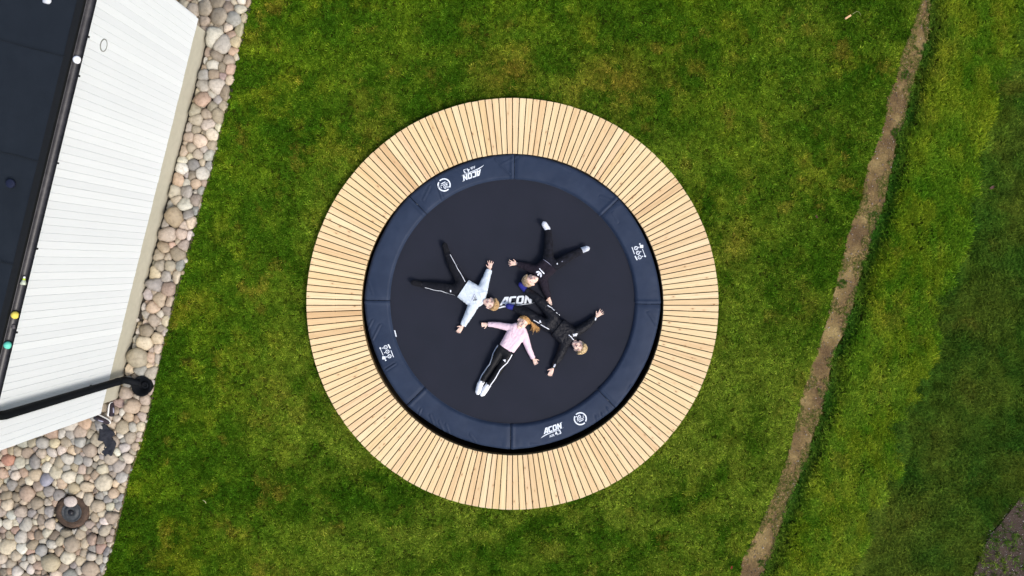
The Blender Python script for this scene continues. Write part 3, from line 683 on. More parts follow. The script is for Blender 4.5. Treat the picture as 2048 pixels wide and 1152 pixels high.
    path = [(1.98 * math.cos(6.2831853 * i / 96), 1.98 * math.sin(6.2831853 * i / 96), .02) for i in range(97)]; V, F = tube(path, .025, 10); obj('frame', mesh('frame', V, F), frame_m, tr, True)
    skm = plain('black_skirt_net', (.012, .011, .012), .8, .3, 40, .3); S = 160; V = []; F = []
    for z, dr in ((.085, -.015), (-.02, .004), (-.12, .010), (-.6, .0)):
        for i in range(S): a_ = 6.2831853 * i / S; r = 2.118 + dr + .008 * math.sin(a_ * 40) * (z < 0); V.append((r * math.cos(a_), r * math.sin(a_), z))
    for k in range(3):
        for i in range(S): F.append((k * S + i, k * S + (i + 1) % S, (k + 1) * S + (i + 1) % S, (k + 1) * S + i))
    obj('skirt', mesh('skirt', V, F), skm, tr, True)
    pz = lambda v: PZ(v) + .004
    sec_of = lambda v: secs[int(((math.atan2(v[1], v[0]) - SEAM0) / (math.pi / 4)) % 8)]
    def loc(px, py): p = W(px, py, .125) - C_T; return (p.x, p.y)
    for flip in (1, -1):
        def fl(polys): return [[(x * flip, y * flip) for x, y in p] for p in polys]
        a = loc(1087.6, 868.6); b = loc(1124.5, 855.9); ang = math.atan2(b[1] - a[1], b[0] - a[0]); L_ = math.hypot(b[0] - a[0], b[1] - a[1])
        ps = fl(xf(logo_polys(), a, ang, L_ / 3.62, 11.2 / 139)); s = sec_of(ps[0][0]); decal('printed_logo', ps, s, pz)
        a1 = loc(1099.5, 875.2); ps = fl(xf(text_polys('AIR', .01), a1, ang, 7.0 / 139)); decal('printed_text', ps, s, pz)
        a1 = loc(1111.0, 871.0); ps = fl(xf(text_polys('4.3', .02), a1, ang, 11.0 / 139)); decal('printed_text', ps, s, pz)
        c = loc(1160.6, 837.4); an2 = R(27); u = 1 / 139
        ps = ring_polys(10.6 * u, 13.2 * u, R(110), R(-55), 22) + ring_polys(10.6 * u, 13.2 * u, R(128), R(292), 22)
        ps = [p if 1 else p for p in ps]
        ps += xf(text_polys('20', .02), (-7.2 * u, .8 * u), 0, 10.5 * u) + [[(6.6 * u, 1.2 * u), (8.4 * u, 1.2 * u), (8.4 * u, 3 * u), (6.6 * u, 3 * u)], [(-8 * u, -1.8 * u), (8 * u, -1.8 * u), (8 * u, -.6 * u), (-8 * u, -.6 * u)], [(-5 * u, -5.2 * u), (5 * u, -5.2 * u), (5 * u, -3.4 * u), (-5 * u, -3.4 * u)]]
        ps = fl(xf(ps, c, an2, 1)); decal('printed_badge', ps, s, pz)
        # pictogram block
        Z = lambda zx, zy: loc(1200 + zx / 9.6, 440 + zy / 9.6)
        ps = []
        for zx, zy in ((690, 540), (728, 630), (762, 715)):
            o = Z(zx, zy); ps += xf(ring_polys(2.6 * u, 4.0 * u, 0, 6.2831, 16), o, 0, 1)
        for (p0, p1, w_) in (((672, 522), (708, 558), 8), ((712, 614), (744, 646), 8), ((612, 520), (662, 655), 14), ((672, 690), (714, 770), 24), ((812, 555), (866, 690), 12), ((850, 685), (880, 705), 30), ((735, 530), (752, 522), 22), ((772, 612), (790, 604), 20), ((806, 700), (826, 694), 20), ((765, 508), (830, 508), 60), ((758, 450), (770, 472), 26), ((752, 712), (772, 718), 8)):
            a, b = Vector(Z(*p0)), Vector(Z(*p1)); d = (b - a).normalized(); nn_ = Vector((-d.y, d.x)) * (w_ / 9.6 / 139 / 2); ps.append([tuple(a + nn_), tuple(b + nn_), tuple(b - nn_), tuple(a - nn_)])
        ps = fl(ps); decal('printed_pictograms', ps, sec_of(ps[0][0]), lambda v: PZ(v) + .0045)
    # small white tag at the pad's inner edge
    a, b = Vector(loc(788.2, 661)), Vector(loc(791.6, 674)); n_ = Vector((.008, 0)); bm = bmesh.new(); vs = [bm.verts.new((*p, z)) for z in (.074, .080) for p in (a - n_, a + n_, b + n_, b - n_)]
    for f_ in ((3, 2, 1, 0), (4, 5, 6, 7), (0, 1, 5, 4), (1, 2, 6, 5), (2, 3, 7, 6), (3, 0, 4, 7)): bm.faces.new([vs[i] for i in f_])
    obj('sewn_tag', bm_mesh('sewn_tag', bm), white, tr)
build_trampoline()
MZ = .053

# ------------------------------------------------------------------ people
class Blob:
    def __init__(s): s.V = []; s.F = []
    def cap(s, p0, p1, r0, r1, N=14, sq=1.0):
        """tapered capsule, sq flattens it in z"""
        p0, p1 = Vector(p0), Vector(p1); d = p1 - p0
        if d.length < 1e-5: d = Vector((0, 0, 1e-4))
        L = d.length; d.normalize(); a = d.orthogonal().normalized(); b = d.cross(a); rings = []
        for k in range(1, 5): t = math.pi / 2 * k / 4; rings.append((p0 - d * r0 * math.cos(t), r0 * math.sin(t)))
        for k in range(0, 4): t = math.pi / 2 * k / 4; rings.append((p1 + d * r1 * math.sin(t), r1 * math.cos(t)))
        base = len(s.V); s.V.append(p0 - d * r0)
        for c, r in rings:
            for i in range(N): t = 6.2831853 * i / N; s.V.append(c + (a * math.cos(t) + b * math.sin(t)) * r)
        s.V.append(p1 + d * r1)
        for v in range(base, len(s.V)):
            if sq != 1:
                q = s.V[v]; u = max(0, min(1, (q - p0).dot(d) / L)); cz = p0.z + (p1.z - p0.z) * u; s.V[v] = Vector((q.x, q.y, cz + (q.z - cz) * sq))
        n = len(rings); last = len(s.V) - 1
        for i in range(N):
            j = (i + 1) % N; s.F.append((base, base + 1 + j, base + 1 + i)); s.F.append((last, base + 1 + (n - 1) * N + i, base + 1 + (n - 1) * N + j))
            for k in range(n - 1): q = base + 1 + k * N; s.F.append((q + i, q + j, q + N + j, q + N + i))
        return s
    def ell(s, c, ax, N=16):
        """ax: three Vectors (semi-axes)"""
        base = len(s.V); K = 10; c = Vector(c); s.V.append(c + ax[2])
        for k in range(1, K):
            t = math.pi * k / K
            for i in range(N): f = 6.2831853 * i / N; s.V.append(c + ax[0] * math.sin(t) * math.cos(f) + ax[1] * math.sin(t) * math.sin(f) + ax[2] * math.cos(t))
        s.V.append(c - ax[2]); last = len(s.V) - 1
        for i in range(N):
            j = (i + 1) % N; s.F.append((base, base + 1 + i, base + 1 + j)); s.F.append((last, base + 1 + (K - 2) * N + j, base + 1 + (K - 2) * N + i))
            for k in range(K - 2): q = base + 1 + k * N; s.F.append((q + i, q + N + i, q + N + j, q + j))
        return s
    def remesh(s, name, voxel, smooth=3, wr=0, wf=14, cuts=(), seed=0, amp_fn=None):
        bm = bmesh.new(); me = mesh(name, s.V, s.F); bm.from_mesh(me); bmesh.ops.recalc_face_normals(bm, faces=bm.faces[:]); bm.to_mesh(me); bm.free()
        o = bpy.data.objects.new('tmp', me); col.objects.link(o); md = o.modifiers.new('r', 'REMESH'); md.mode = 'VOXEL'; md.voxel_size = voxel
        dg = bpy.context.evaluated_depsgraph_get(); m2 = bpy.data.meshes.new_from_object(o.evaluated_get(dg)); bpy.data.objects.remove(o); bpy.data.meshes.remove(me)
        m2.name = name; n = len(m2.vertices); co = np.empty(n * 3); m2.vertices.foreach_get('co', co); co = co.reshape(-1, 3)
        ed = np.empty(len(m2.edges) * 2, np.int64); m2.edges.foreach_get('vertices', ed); ed = ed.reshape(-1, 2)
        deg = np.bincount(ed.ravel(), minlength=n)[:, None]
        for _ in range(smooth):
            acc = np.zeros_like(co); np.add.at(acc, ed[:, 0], co[ed[:, 1]]); np.add.at(acc, ed[:, 1], co[ed[:, 0]]); co = co * .4 + .6 * acc / np.maximum(deg, 1)
        m2.vertices.foreach_set('co', co.ravel()); m2.update()
        if wr:
            no = np.empty(n * 3); m2.vertices.foreach_get('normal', no); no = no.reshape(-1, 3); off = Vector((seed * 3.1, seed * 1.7, 0))
            for i in range(n):
                p = Vector(co[i]); q = p * wf + off
                q = Vector((q.x + .8 * mnoise.noise(q * .5), q.y + .8 * mnoise.noise(q * .5 + Vector((5, 5, 5))), q.z))
                r = 1 - abs(mnoise.noise(q)) * 2.6; r2 = 1 - abs(mnoise.noise(q * 2.1 + Vector((9, 2, 4)))) * 2.4
                co[i] += no[i] * wr * max(-.7, r * .7 + r2 * .4 - .30)
            m2.vertices.foreach_set('co', co.ravel()); m2.update()
        if cuts:
            bm = bmesh.new(); bm.from_mesh(m2)
            for p, nrm, rad in cuts:
                p = Vector(p); nrm = Vector(nrm).normalized()
                fs = [f for f in bm.faces if (f.calc_center_median() - p).length < rad]
                geom = set(fs)
                for f in fs: geom.update(f.verts); geom.update(f.edges)
                bmesh.ops.bisect_plane(bm, geom=list(geom), plane_co=p, plane_no=nrm, clear_outer=True)
            bm.to_mesh(m2); bm.free()
        m2.shade_smooth(); return m2

skin = M('child_skin', .55, (.62, .36, .27), .3); co = skin.coord(); f = skin.noise(co, 18, 3); skin.base(skin.ramp(f, [(.35, (.80, .53, .43)), (.65, (.84, .60, .48))])); skin.b.inputs['Subsurface Weight'].default_value = .08; skin.b.inputs['Subsurface Scale'].default_value = .01
def hair_mat(name, a, b):
    m = M(name, .55, spec=.4); at = m.n('ShaderNodeAttribute', attribute_name='tint'); co = m.coord(); f = m.noise(m.mapping(co, (1, 1, 1)), 60, 3)
    sep = m.n('ShaderNodeSeparateColor'); m.l(at.outputs['Color'], sep.inputs[0])
    m.base(m.mix(.5, m.ramp(sep.outputs[0], [(0, a), (1, b)]), m.ramp(f, [(.3, (.6, .6, .6)), (.7, (1.3, 1.3, 1.3))]), 'MULTIPLY')); return m.m
BLACK = fabric('black_jersey', (.0050, .0056, .0095), .85); BLACKG = fabric('black_training_jacket', (.0050, .0054, .0090), .6, 8, .45)
BLK2 = fabric('black_cargo_cotton', (.0065, .0068, .0115), .9, 7, .4, .6); PURP = fabric('charcoal_sweatshirt', (.0130, .0095, .0165), .9)
GREY = fabric('pale_grey_fleece', (.58, .65, .72), .95, 9, .3, .05); PINK = fabric('pale_pink_fleece', (.80, .60, .67), .95, 9, .3, .05)
LEG = fabric('black_leggings', (.0030, .0034, .0052), .6, 6, .2); WH = fabric('white_cotton', (.80, .82, .85), .9, 12, .15, .04); WH2 = fabric('grey_white_sock', (.60, .63, .70), .9, 12, .2, .12)
BLUE = fabric('royal_blue_sock', (.018, .022, .19), .8, 12, .3, .2); DSOCK = fabric('black_sock', (.0055, .0058, .0085), .95)
PRW = plain('white_trim', (.78, .80, .86), .7, .05, 60, 0); PRB = plain('black_trim', (.02, .022, .03), .7, .05, 60, 0); GRT = plain('grey_trim', (.33, .33, .42), .7, .05, 60, 0)
DK = plain('dark_feature', (.30, .14, .11), .6, .05, 60, 0); BROW = plain('brow_hair', (.40, .24, .14), .7, .05, 60, 0); LIP = plain('lip', (.50, .17, .15), .5, .05, 60, 0); PNK2 = plain('pink_print', (.62, .44, .52), .7, .05, 60, 0); DPINK = plain('pink_nose_shade', (.60, .30, .24), .7, .05, 60, 0)

def person(label, S, seed):
    g = lambda k: Pt(S[k])
    def Pt(t): return W(t[0], t[1], MZ + t[2])
    root_p = W(S['pelvis'][0], S['pelvis'][1], MZ); root = thing('person', label, 'person', root_p, 'children lying on the trampoline')
    def put(name, me, m, parent=root):
        for v in me.vertices: v.co -= root_p
        return obj(name, me, m, parent)
    def add_bvh(*mes):
        bm = bmesh.new()
        for me in mes: bm.from_mesh(me)
        b = BVHTree.FromBMesh(bm); bm.free(); return b
    sh = [g('sh1'), g('sh2')]; hp = [g('hip1'), g('hip2')]; hc = g('head')
    crown = Pt(S['crown']); u = (crown - hc); u.z = 0; u.normalize()
    roll = R(S.get('roll', 0)); w_ = Vector((0, 0, 1)); v_ = w_.cross(u)
    Rm = Matrix.Rotation(roll, 3, u); pit = Matrix.Rotation(R(S.get('pitch', 0)), 3, v_); u2 = pit @ (Rm @ u); v2 = pit @ (Rm @ v_); w2 = pit @ (Rm @ w_)
    def HL(a, b, c): return hc + (u2 * a + v2 * b + w2 * c) * hs
    hs = S.get('hs', 1.0)
    # ---- body (one continuous mesh)
    B = Blob()
    hd = Blob()
    def ell(Bl, c, r): Bl.ell(HL(*c), (u2 * r[0] * hs, v2 * r[1] * hs, w2 * r[2] * hs))
    ell(B, (.028, 0, -.004), (.086, .074, .090)); ell(B, (-.030, 0, .008), (.074, .060, .074)); ell(B, (-.060, 0, .014), (.052, .046, .056)); ell(B, (-.088, 0, .036), (.024, .026, .026))
    for s_ in (-1, 1): ell(B, (-.035, s_ * .036, .048), (.026, .020, .022)); ell(B, (-.012, s_ * .073, -.012), (.032, .011, .020))
    B.cap(HL(.012, 0, .082), HL(-.030, 0, .094), .008 * hs, .013 * hs); ell(B, (-.032, 0, .090), (.011, .017, .010)); ell(B, (.028, 0, .070), (.020, .045, .016)); ell(B, (-.060, 0, .066), (.012, .022, .010))
    nk = (sh[0] + sh[1]) / 2; nk.z = MZ + .085
    B.cap(nk, HL(-.045, 0, -.03), .045, .044); pm_ = (hp[0] + hp[1]) / 2
    for t in (.18, .5, .82): B.cap(sh[0].lerp(sh[1], t), hp[0].lerp(hp[1], t), .050, .048)
    B.cap(sh[0], sh[1], .045, .045); B.cap(hp[0], hp[1], .054, .054)
    arms = []
    for k in ('1', '2'):
        a, b, c = g('sh' + k), g('el' + k), g('wr' + k); arms.append((a, b, c)); B.cap(a, b, .036, .030); B.cap(b, c, .030, .021)
        h = Pt(S['hand' + k]); d = (h - c); hl = d.length; d.normalize(); side = Vector((-d.y, d.x, 0)).normalized(); up = d.cross(side) * -1
        if up.z < 0: up = -up
        ths = S.get('thumb' + k, 1); mode = S.get('hm' + k, 'open'); L = .135 if hl > 0 else .13; sc = S.get('hsc', .95)
        palm = c + d * .040 * sc
        B.ell(palm, (d * .042 * sc, side * .031 * sc, up * .013 * sc)); B.ell(c + d * .055 * sc, (d * .024 * sc, side * .033 * sc, up * .012 * sc))
        fl = (.056, .064, .060, .046) if mode != 'fist' else (.03, .032, .03, .026)
        for i in range(4):
            off = (1.5 - i) * .0175 * ths; an = (1.5 - i) * (.26 if mode == 'open' else .06) * ths; fd = (d * math.cos(an) + side * math.sin(an)).normalized()
            r0 = c + d * .068 * sc + side * off * sc; L_ = fl[i] * sc; curl = .25 if mode == 'open' else (.6 if mode == 'half' else 1.1)
            m1 = r0 + (fd + up * .15).normalized() * L_ * .5; m2_ = m1 + (fd * math.cos(curl) + up * math.sin(curl)).normalized() * L_ * .5
            B.cap(r0 - fd * .012, m1, .0082 * sc, .0078 * sc, 8); B.cap(m1, m2_, .0078 * sc, .0064 * sc, 8)
        r0 = c + d * .018 * sc + side * ths * .022 * sc; td = (d * .65 + side * ths * .85).normalized(); m1 = r0 + td * .030 * sc; B.cap(r0 - td * .008, m1, .0105 * sc, .009 * sc, 8); B.cap(m1, m1 + (td + d * .5).normalized() * .026 * sc, .009 * sc, .007 * sc, 8)
    legs = []
    for k in ('1', '2'):
        a, b, c, t = g('hip' + k), g('kn' + k), g('an' + k), g('toe' + k); legs.append((a, b, c, t)); B.cap(a, b, .048, .038); B.cap(b, c, .038, .028); B.cap(c, t, .026, .022)
    body = B.remesh('body', .0055, 2)
    # ---- top
    T = Blob(); fat = S.get('fat', .014)
    nrm = lambda a, b: (b - a).normalized()
    for t in (.12, .38, .62, .88):
        p0 = sh[0].lerp(sh[1], t); p1 = hp[0].lerp(hp[1], t); T.cap(p0, p1, .062 + fat * .6, .066 + fat)
    T.cap(sh[0], sh[1], .052 + fat * .5, .052 + fat * .5)
    cuts = []
    for (a, b, c) in arms: T.cap(a, b, .052 + fat, .041 + fat * .8); T.cap(b, c, .040 + fat * .8, .031 + fat * .5); cuts.append((c - nrm(b, c) * .012, nrm(b, c), .07))
    hem = Pt(S['hem']); tor = (pm_ - nk).normalized(); tor.z = 0; cuts.append((hem, tor, .27))
    if S.get('hood'):
        for a_ in range(-5, 6):
            an = a_ * .30; T.ell(nk + Vector((0, 0, .0)) - tor * (.012 + .060 * math.cos(an)) + Vector((-tor.y, tor.x, 0)) * math.sin(an) * .098, (Vector((.036, 0, 0)), Vector((0, .036, 0)), Vector((0, 0, .042))))
    top = T.remesh('top', .0085, 3, S.get('wr', .007), 15, cuts, seed)
    # ---- trousers
    Q = Blob(); lf = S.get('lf', .012); cuts = []
    Q.cap(hp[0], hp[1], .078, .078)
    for t in (.2, .5, .8): Q.cap(hp[0].lerp(hp[1], t), sh[0].lerp(sh[1], t).lerp(hp[0].lerp(hp[1], t), .5), .066, .062)
    for (a, b, c, t) in legs: Q.cap(a, b, .066 + lf, .050 + lf); Q.cap(b, c, .050 + lf, .036 + lf); cuts.append((c + nrm(b, c) * .0, nrm(b, c), .09))
    tro = Q.remesh('trousers', .0085, 3, S.get('lwr', .006), 13, cuts, seed + 5)
    socks = []; sk = S.get('sk', 1.08)
    for (a, b, c, t) in legs:
        K = Blob(); dd = nrm(b, c); K.cap(c - dd * .05, c + dd * .015, .036 * sk, .038 * sk); K.cap(c + dd * .012, t, .040 * sk, .038 * sk); K.cap(t, t + (t - c).normalized() * .02 , .038 * sk, .026 * sk); socks.append(K.remesh('sock', .006, 3, .002, 30))
    bvh_all = add_bvh(top, tro); bvh_body = add_bvh(body); bvh_top = add_bvh(top); bvh_tro = add_bvh(tro); bvh_sock = add_bvh(*socks)
    # ---- decals lie on the cloth
    def lay(name, polys, m, bvh=bvh_all, off=.005, world=False, parent=root, up_=None, sub=.008):
        bm = bmesh.new()
        for p in polys: bm.faces.new([bm.verts.new(Vector((q[0], q[1], 0)) if world else W(q[0], q[1], MZ + .14)) for q in p])
        for _ in range(6):
            bmesh.ops.triangulate(bm, faces=bm.faces[:]); e = [e for e in bm.edges if e.calc_length() > sub]
            if not e: break
            bmesh.ops.subdivide_edges(bm, edges=e, cuts=1)
        for v in bm.verts:
            o_ = Vector((v.co.x, v.co.y, 1)); h = bvh.ray_cast(o_, Vector((0, 0, -1)))
            if not world:   # follow the true vertical through the measured point
                z = MZ + .10
                for _ in range(2):
                    pass
            v.co.z = (h[0].z + off) if h[0] else MZ + .03
        for f_ in bm.faces:
            f_.normal_update()
            if f_.normal.z < 0: f_.normal_flip()
        me = bm_mesh(name, bm); return put(name, me, m, parent)
    def stripe(pts, wd, m=PRW, bvh=bvh_tro, name='side_stripe', off=.004, par=None):
        ps = []
        V = [Vector(p) for p in pts]
        for i in range(len(V)):
            d = (V[min(i + 1, len(V) - 1)] - V[max(0, i - 1)]).normalized(); n = Vector((-d.y, d.x)) * wd / 2; ps.append((V[i] + n, V[i] - n))
        lay(name, [[tuple(ps[i][0]), tuple(ps[i + 1][0]), tuple(ps[i + 1][1]), tuple(ps[i][1])] for i in range(len(V) - 1)], m, bvh, off, parent=par or root)
    for sp in S.get('stripes', []): stripe(*sp)
    S['decals'](lay, stripe, dict(top=bvh_top, tro=bvh_tro, body=bvh_body, sock=bvh_sock)) if S.get('decals') else None
    # ---- face features
    def feat(name, a, b, la, lb, m, ang=0, lift=.0015):
        N = 12; V = []; F = []
        V.append(None)
        pts = [(0, 0)] + [(math.cos(6.283 * i / N), math.sin(6.283 * i / N)) for i in range(N)]; out = []
        for (x, y) in pts:
            x1, y1 = x * la, y * lb; x2 = x1 * math.cos(ang) - y1 * math.sin(ang); y2 = x1 * math.sin(ang) + y1 * math.cos(ang)
            o_ = HL(a + x2, b + y2, .2); h = bvh_body.ray_cast(o_, -w2); out.append((h[0] if h[0] else HL(a + x2, b + y2, .08)) + w2 * lift)
        F = [(0, 1 + i, 1 + (i + 1) % N) for i in range(N)]; put(name, mesh(name, out, F), m)
    for s_ in (-1, 1): feat('eye', .006, s_ * .032, .0055, .015, DK, 0); feat('eyebrow', .026, s_ * .033, .0035, .018, BROW, s_ * .12)
    feat('mouth', -.060, 0, .006, .022, LIP)
    feat('nostrils', -.043, 0, .0035, .011, DPINK)
    # ---- hair
    Hh = Blob(); hv = S.get('hv', 1.0)
    def ellh(c, r): Hh.ell(HL(*c), (u2 * r[0] * hs, v2 * r[1] * hs, w2 * r[2] * hs))
    ellh((.050, 0, -.006), (.080 * hv, .082 * hv, .088)); ellh((.02, 0, -.03), (.075, .083, .07))
    cap_me = Hh.remesh('hair', .007, 2, .004, 30, seed=seed)
    rn = random.Random(seed); HV = [v.co.copy() for v in cap_me.vertices]; HF = [tuple(p.vertices) for p in cap_me.polygons]; HC = [.35 + .3 * mnoise.noise(v * 25) for v in HV]
    def strand(path, r, t, N=4):
        V, F = tube(path, r, N, True, [1, 1, .85, .3][:len(path)] if len(path) <= 4 else [1 - .75 * (i / (len(path) - 1)) ** 2 for i in range(len(path))]); b0 = len(HV); HV.extend(V); HF.extend([tuple(q + b0 for q in f) for f in F]); HC.extend([t] * len(V))
    for i in range(S.get('ns', 260)):
        th = rn.uniform(-1, 1); ph = rn.uniform(-.1, 1.25)
        a = .048 + .084 * math.cos(ph) * math.cos(th * 1.3); b = .082 * math.sin(th * 1.35); c = -.006 + .09 * math.sin(ph) * math.cos(th * .9)
        base = Vector((a, b, c)); dirn = Vector((-.9, rn.uniform(-.5, .5) + S.get('sweep', .3), .35)).normalized() if not S.get('pony') else (Vector((.055, S['pony_b'], .03)) - base).normalized()
        L = rn.uniform(.025, .05); mid = base + dirn * L * .5 + Vector((0, 0, .006)); end = base + dirn * L + Vector((0, 0, rn.uniform(-.008, .004)))
        pts = [HL(*base), HL(*(base * .5 + mid * .5)), HL(*mid), HL(*end)]; strand(pts, .0042 * hs, rn.random())
    if S.get('pony'):
        p0 = Pt(S['pony'][0])
        for i in range(230):
            q = S['pony'][1 + rn.randrange(len(S['pony']) - 1)]; e = Pt(q) + Vector((rn.gauss(0, .016), rn.gauss(0, .016), rn.uniform(-.02, .012))); s0 = p0 + Vector((rn.gauss(0, .012), rn.gauss(0, .012), rn.gauss(0, .012)))
            bend = Vector((rn.gauss(.03, .014), rn.gauss(.028, .014), .03 + rn.gauss(0, .006))); path = [s0.lerp(e, t) + bend * math.sin(math.pi * t) + Vector((rn.gauss(0, .002), rn.gauss(0, .002), 0)) for t in (0, .2, .4, .6, .8, 1)]
            for p in path: p.z = max(p.z, MZ + .008)
            strand(path, .0038, rn.random())
    me = mesh('hair', HV, HF); point_color(me, np.array(HC)[:, None].repeat(3, 1)); me.shade_smooth(); put('hair', me, S['hair'])
    put('body', body, skin.m); put(S.get('topname', 'hoodie'), top, S['top']); put('trousers', tro, S['tro'])
    for sm in socks: put('sock', sm, S['sock'])
    return root

HB1 = hair_mat('blond_hair', (.30, .17, .07), (.62, .42, .20)); HB2 = hair_mat('light_blond_hair', (.36, .24, .10), (.80, .62, .36)); HG = hair_mat('strawberry_hair', (.36, .16, .05), (.74, .46, .17)); HB3 = hair_mat('sandy_hair', (.32, .20, .10), (.72, .56, .36))

def dec_A(lay, stripe, bv):
    # round emblem: dark bars in a triangle with a ring of small marks
    O = (940, 570); k = 1248 / 65.0
    Z = lambda x, y: (O[0] + x / k, O[1] + y / k)
    bars = [[(118, 598), (135, 560), (268, 545), (272, 585)], [(160, 515), (172, 482), (248, 480), (248, 515)], [(192, 440), (215, 405), (236, 440), (236, 446)]]
    lay('printed_emblem', [[Z(*p) for p in b] for b in bars], PRB, bv['top'])
    outl = []
    for a, b in (((45, 605), (175, 335)), ((175, 335), (205, 400)), ((70, 560), (120, 520)), ((110, 470), (160, 440)), ((150, 380), (200, 350))):
        a, b = Vector(Z(*a)), Vector(Z(*b)); d = (b - a).normalized(); n = Vector((-d.y, d.x)) * .35; outl.append([tuple(a + n), tuple(b + n), tuple(b - n), tuple(a - n)])
    lay('printed_outline', outl, GRT, bv['top'])
    ring = []; c = Vector(Z(190, 490))
    for i in range(24):
        a = 6.2832 * i / 24; q = c + Vector((math.cos(a), math.sin(a))) * (225 / k); t = Vector((-math.sin(a), math.cos(a))); r = Vector((math.cos(a), math.sin(a))); s = .55
        ring.append([tuple(q + t * s * .6 + r * s), tuple(q - t * s * .6 + r * s), tuple(q - t * s * .6 - r * s), tuple(q + t * s * .6 - r * s)])
    lay('printed_lettering', ring, GRT, bv['top'])
    lay('trouser_badge', [[(900.3, 580), (902.6, 580), (902.8, 583), (901.3, 585), (900.2, 583)]], PRW, bv['tro'])
def dec_B(lay, stripe, bv):
    O = (1040, 530); k = 1257 / 60.0; Z = lambda x, y: (O[0] + x / k, O[1] + y / k)
    leaf = [[(668, 295), (700, 262), (770, 250), (830, 275), (800, 300), (760, 320), (700, 335)], [(835, 290), (870, 310), (915, 380), (910, 470), (872, 525), (840, 480), (845, 400)], [(800, 305), (835, 292), (842, 395), (790, 370), (768, 335)],
            [(720, 400), (745, 355), (785, 350), (815, 385), (800, 430), (765, 458), (735, 440)]]
    lay('printed_trefoil', [[Z(*p) for p in b] for b in leaf], PRW, bv['top'])
    bar = [[(795, 155), (825, 125), (870, 185), (845, 222)], [(850, 226), (876, 190), (940, 255), (918, 300)], [(922, 304), (944, 260), (1028, 345), (1020, 378), (985, 380)]]
    lay('printed_word', [[Z(*p) for p in b] for b in bar], PRW, bv['top'])
    lay('belt_tag', [[(1113, 526.5), (1115, 525.6), (1115.6, 528.6), (1113.6, 529.4)]], PRW, bv['tro'])
    lay('trouser_tag', [[(1123, 522.5), (1124.8, 521.8), (1125.2, 523.6), (1123.4, 524.2)]], GRT, bv['tro'])
    stripe([(1086.5, 518.5), (1098, 527), (1110.5, 537)], .9, GRT, bv['top'], 'hem_line')
def dec_C(lay, stripe, bv):
    O = (1120, 655); k = 1241 / 70.0; Z = lambda x, y: (O[0] + x / k, O[1] + y / k)
    stripe([Z(305, 258), Z(360, 300), Z(410, 350), Z(440, 395), Z(490, 440)], 1.5, PRW, bv['top'], 'zip')
    lay('chest_logo', [[Z(*p) for p in b] for b in ([(440, 235), (500, 222), (505, 262), (470, 262)], [(505, 222), (625, 205), (610, 258), (510, 262)], [(462, 270), (606, 264), (580, 300), (560, 312), (540, 296), (468, 318)])], PRW, bv['top'])
    lay('cuff_patch', [[(1190, 640.5), (1191.4, 634.8), (1194, 636.2), (1192.2, 641.6)]], PRW, bv['top'])
    lay('cuff_patch', [[(1106.7, 735), (1108.6, 729.4), (1112, 728.6), (1111.4, 732), (1108.6, 735.6)]], PRW, bv['top'])
    lay('trouser_badge', [[(1078, 643.5), (1079.6, 639.8), (1081.2, 641), (1082.4, 645), (1079.5, 645.2)]], PRW, bv['tro'])
def dec_D(lay, stripe, bv):
    lay('trouser_badge', [[(1005.4, 719.7), (1011.2, 718.6), (1011, 724.3)]], PRW, bv['tro'])
    stripe([(1025.3, 656), (1024.3, 662), (1023.2, 670), (1023.4, 676)], .7, PNK2, bv['top'], 'drawstring')
    ps = []
    for (x, y) in ((1025.5, 663.5), (1026, 666.5), (1036, 671), (1039, 670), (1032, 674), (1043.5, 668), (1046, 665.5), (1029.5, 676)):
        ps.append([(x - .9, y - .35), (x + .9, y - .6), (x + 1, y + .3), (x - .8, y + .5)])
    lay('printed_lettering', ps, PNK2, bv['top'])

HZ = .095
A_ = dict(head=(981, 607.2, HZ), crown=(994, 612.8, HZ), sh1=(964, 583.5, .08), sh2=(947, 610.5, .08), el1=(971, 560, .06), wr1=(979.5, 538, .045), hand1=(981, 526, .05), el2=(936, 632, .06), wr2=(925, 652, .045), hand2=(918, 662, .05),
          hip1=(924, 564, .09), hip2=(913, 580, .09), kn1=(905, 532, .085), an1=(894.5, 507, .05), toe1=(889.5, 491, .085), kn2=(875, 573.5, .085), an2=(845, 569, .05), toe2=(827.5, 565.5, .085), pelvis=(918, 572, 0), hem=(926, 577.5, .08),
          thumb1=1, thumb2=-1, hm2='half', top=GREY, tro=BLACK, sock=DSOCK, hair=HB1, hood=True, fat=.024, sweep=.35, roll=-4,
          stripes=[([(900, 509), (903.5, 515.5), (907.5, 522.5), (911.5, 529.5), (915, 537), (919, 543), (923.5, 550.5), (930.5, 563.5)], 1.0), ([(849, 575.5), (858, 577.5), (866, 580), (874, 581.5), (882, 582), (891, 585.5), (900, 588.5), (909.5, 591)], 1.0), ([(841.8, 565), (842.6, 569), (841.2, 573)], .9)], decals=dec_A)
B_ = dict(head=(1061.5, 560.5, HZ), crown=(1049, 563.6, HZ), sh1=(1072, 539.5, .08), sh2=(1086, 558, .08), el1=(1051, 532.5, .06), wr1=(1033.5, 527.3, .045), hand1=(1021.7, 526.4, .05), el2=(1091, 579, .06), wr2=(1098, 596, .05), hand2=(1099.5, 607, .06),
          hip1=(1096, 520, .09), hip2=(1110, 531, .09), kn1=(1097.5, 487, .085), an1=(1095.5, 460.5, .05), toe1=(1089, 448.5, .10), kn2=(1139, 513, .085), an2=(1163, 501, .05), toe2=(1173.5, 497.2, .10), pelvis=(1103, 526, 0), hem=(1099.5, 528, .08),
          thumb1=-1, thumb2=-1, hm2='half', top=PURP, topname='sweatshirt', tro=BLK2, sock=WH2, hair=HB3, fat=.016, sweep=.0, roll=8, decals=dec_B)
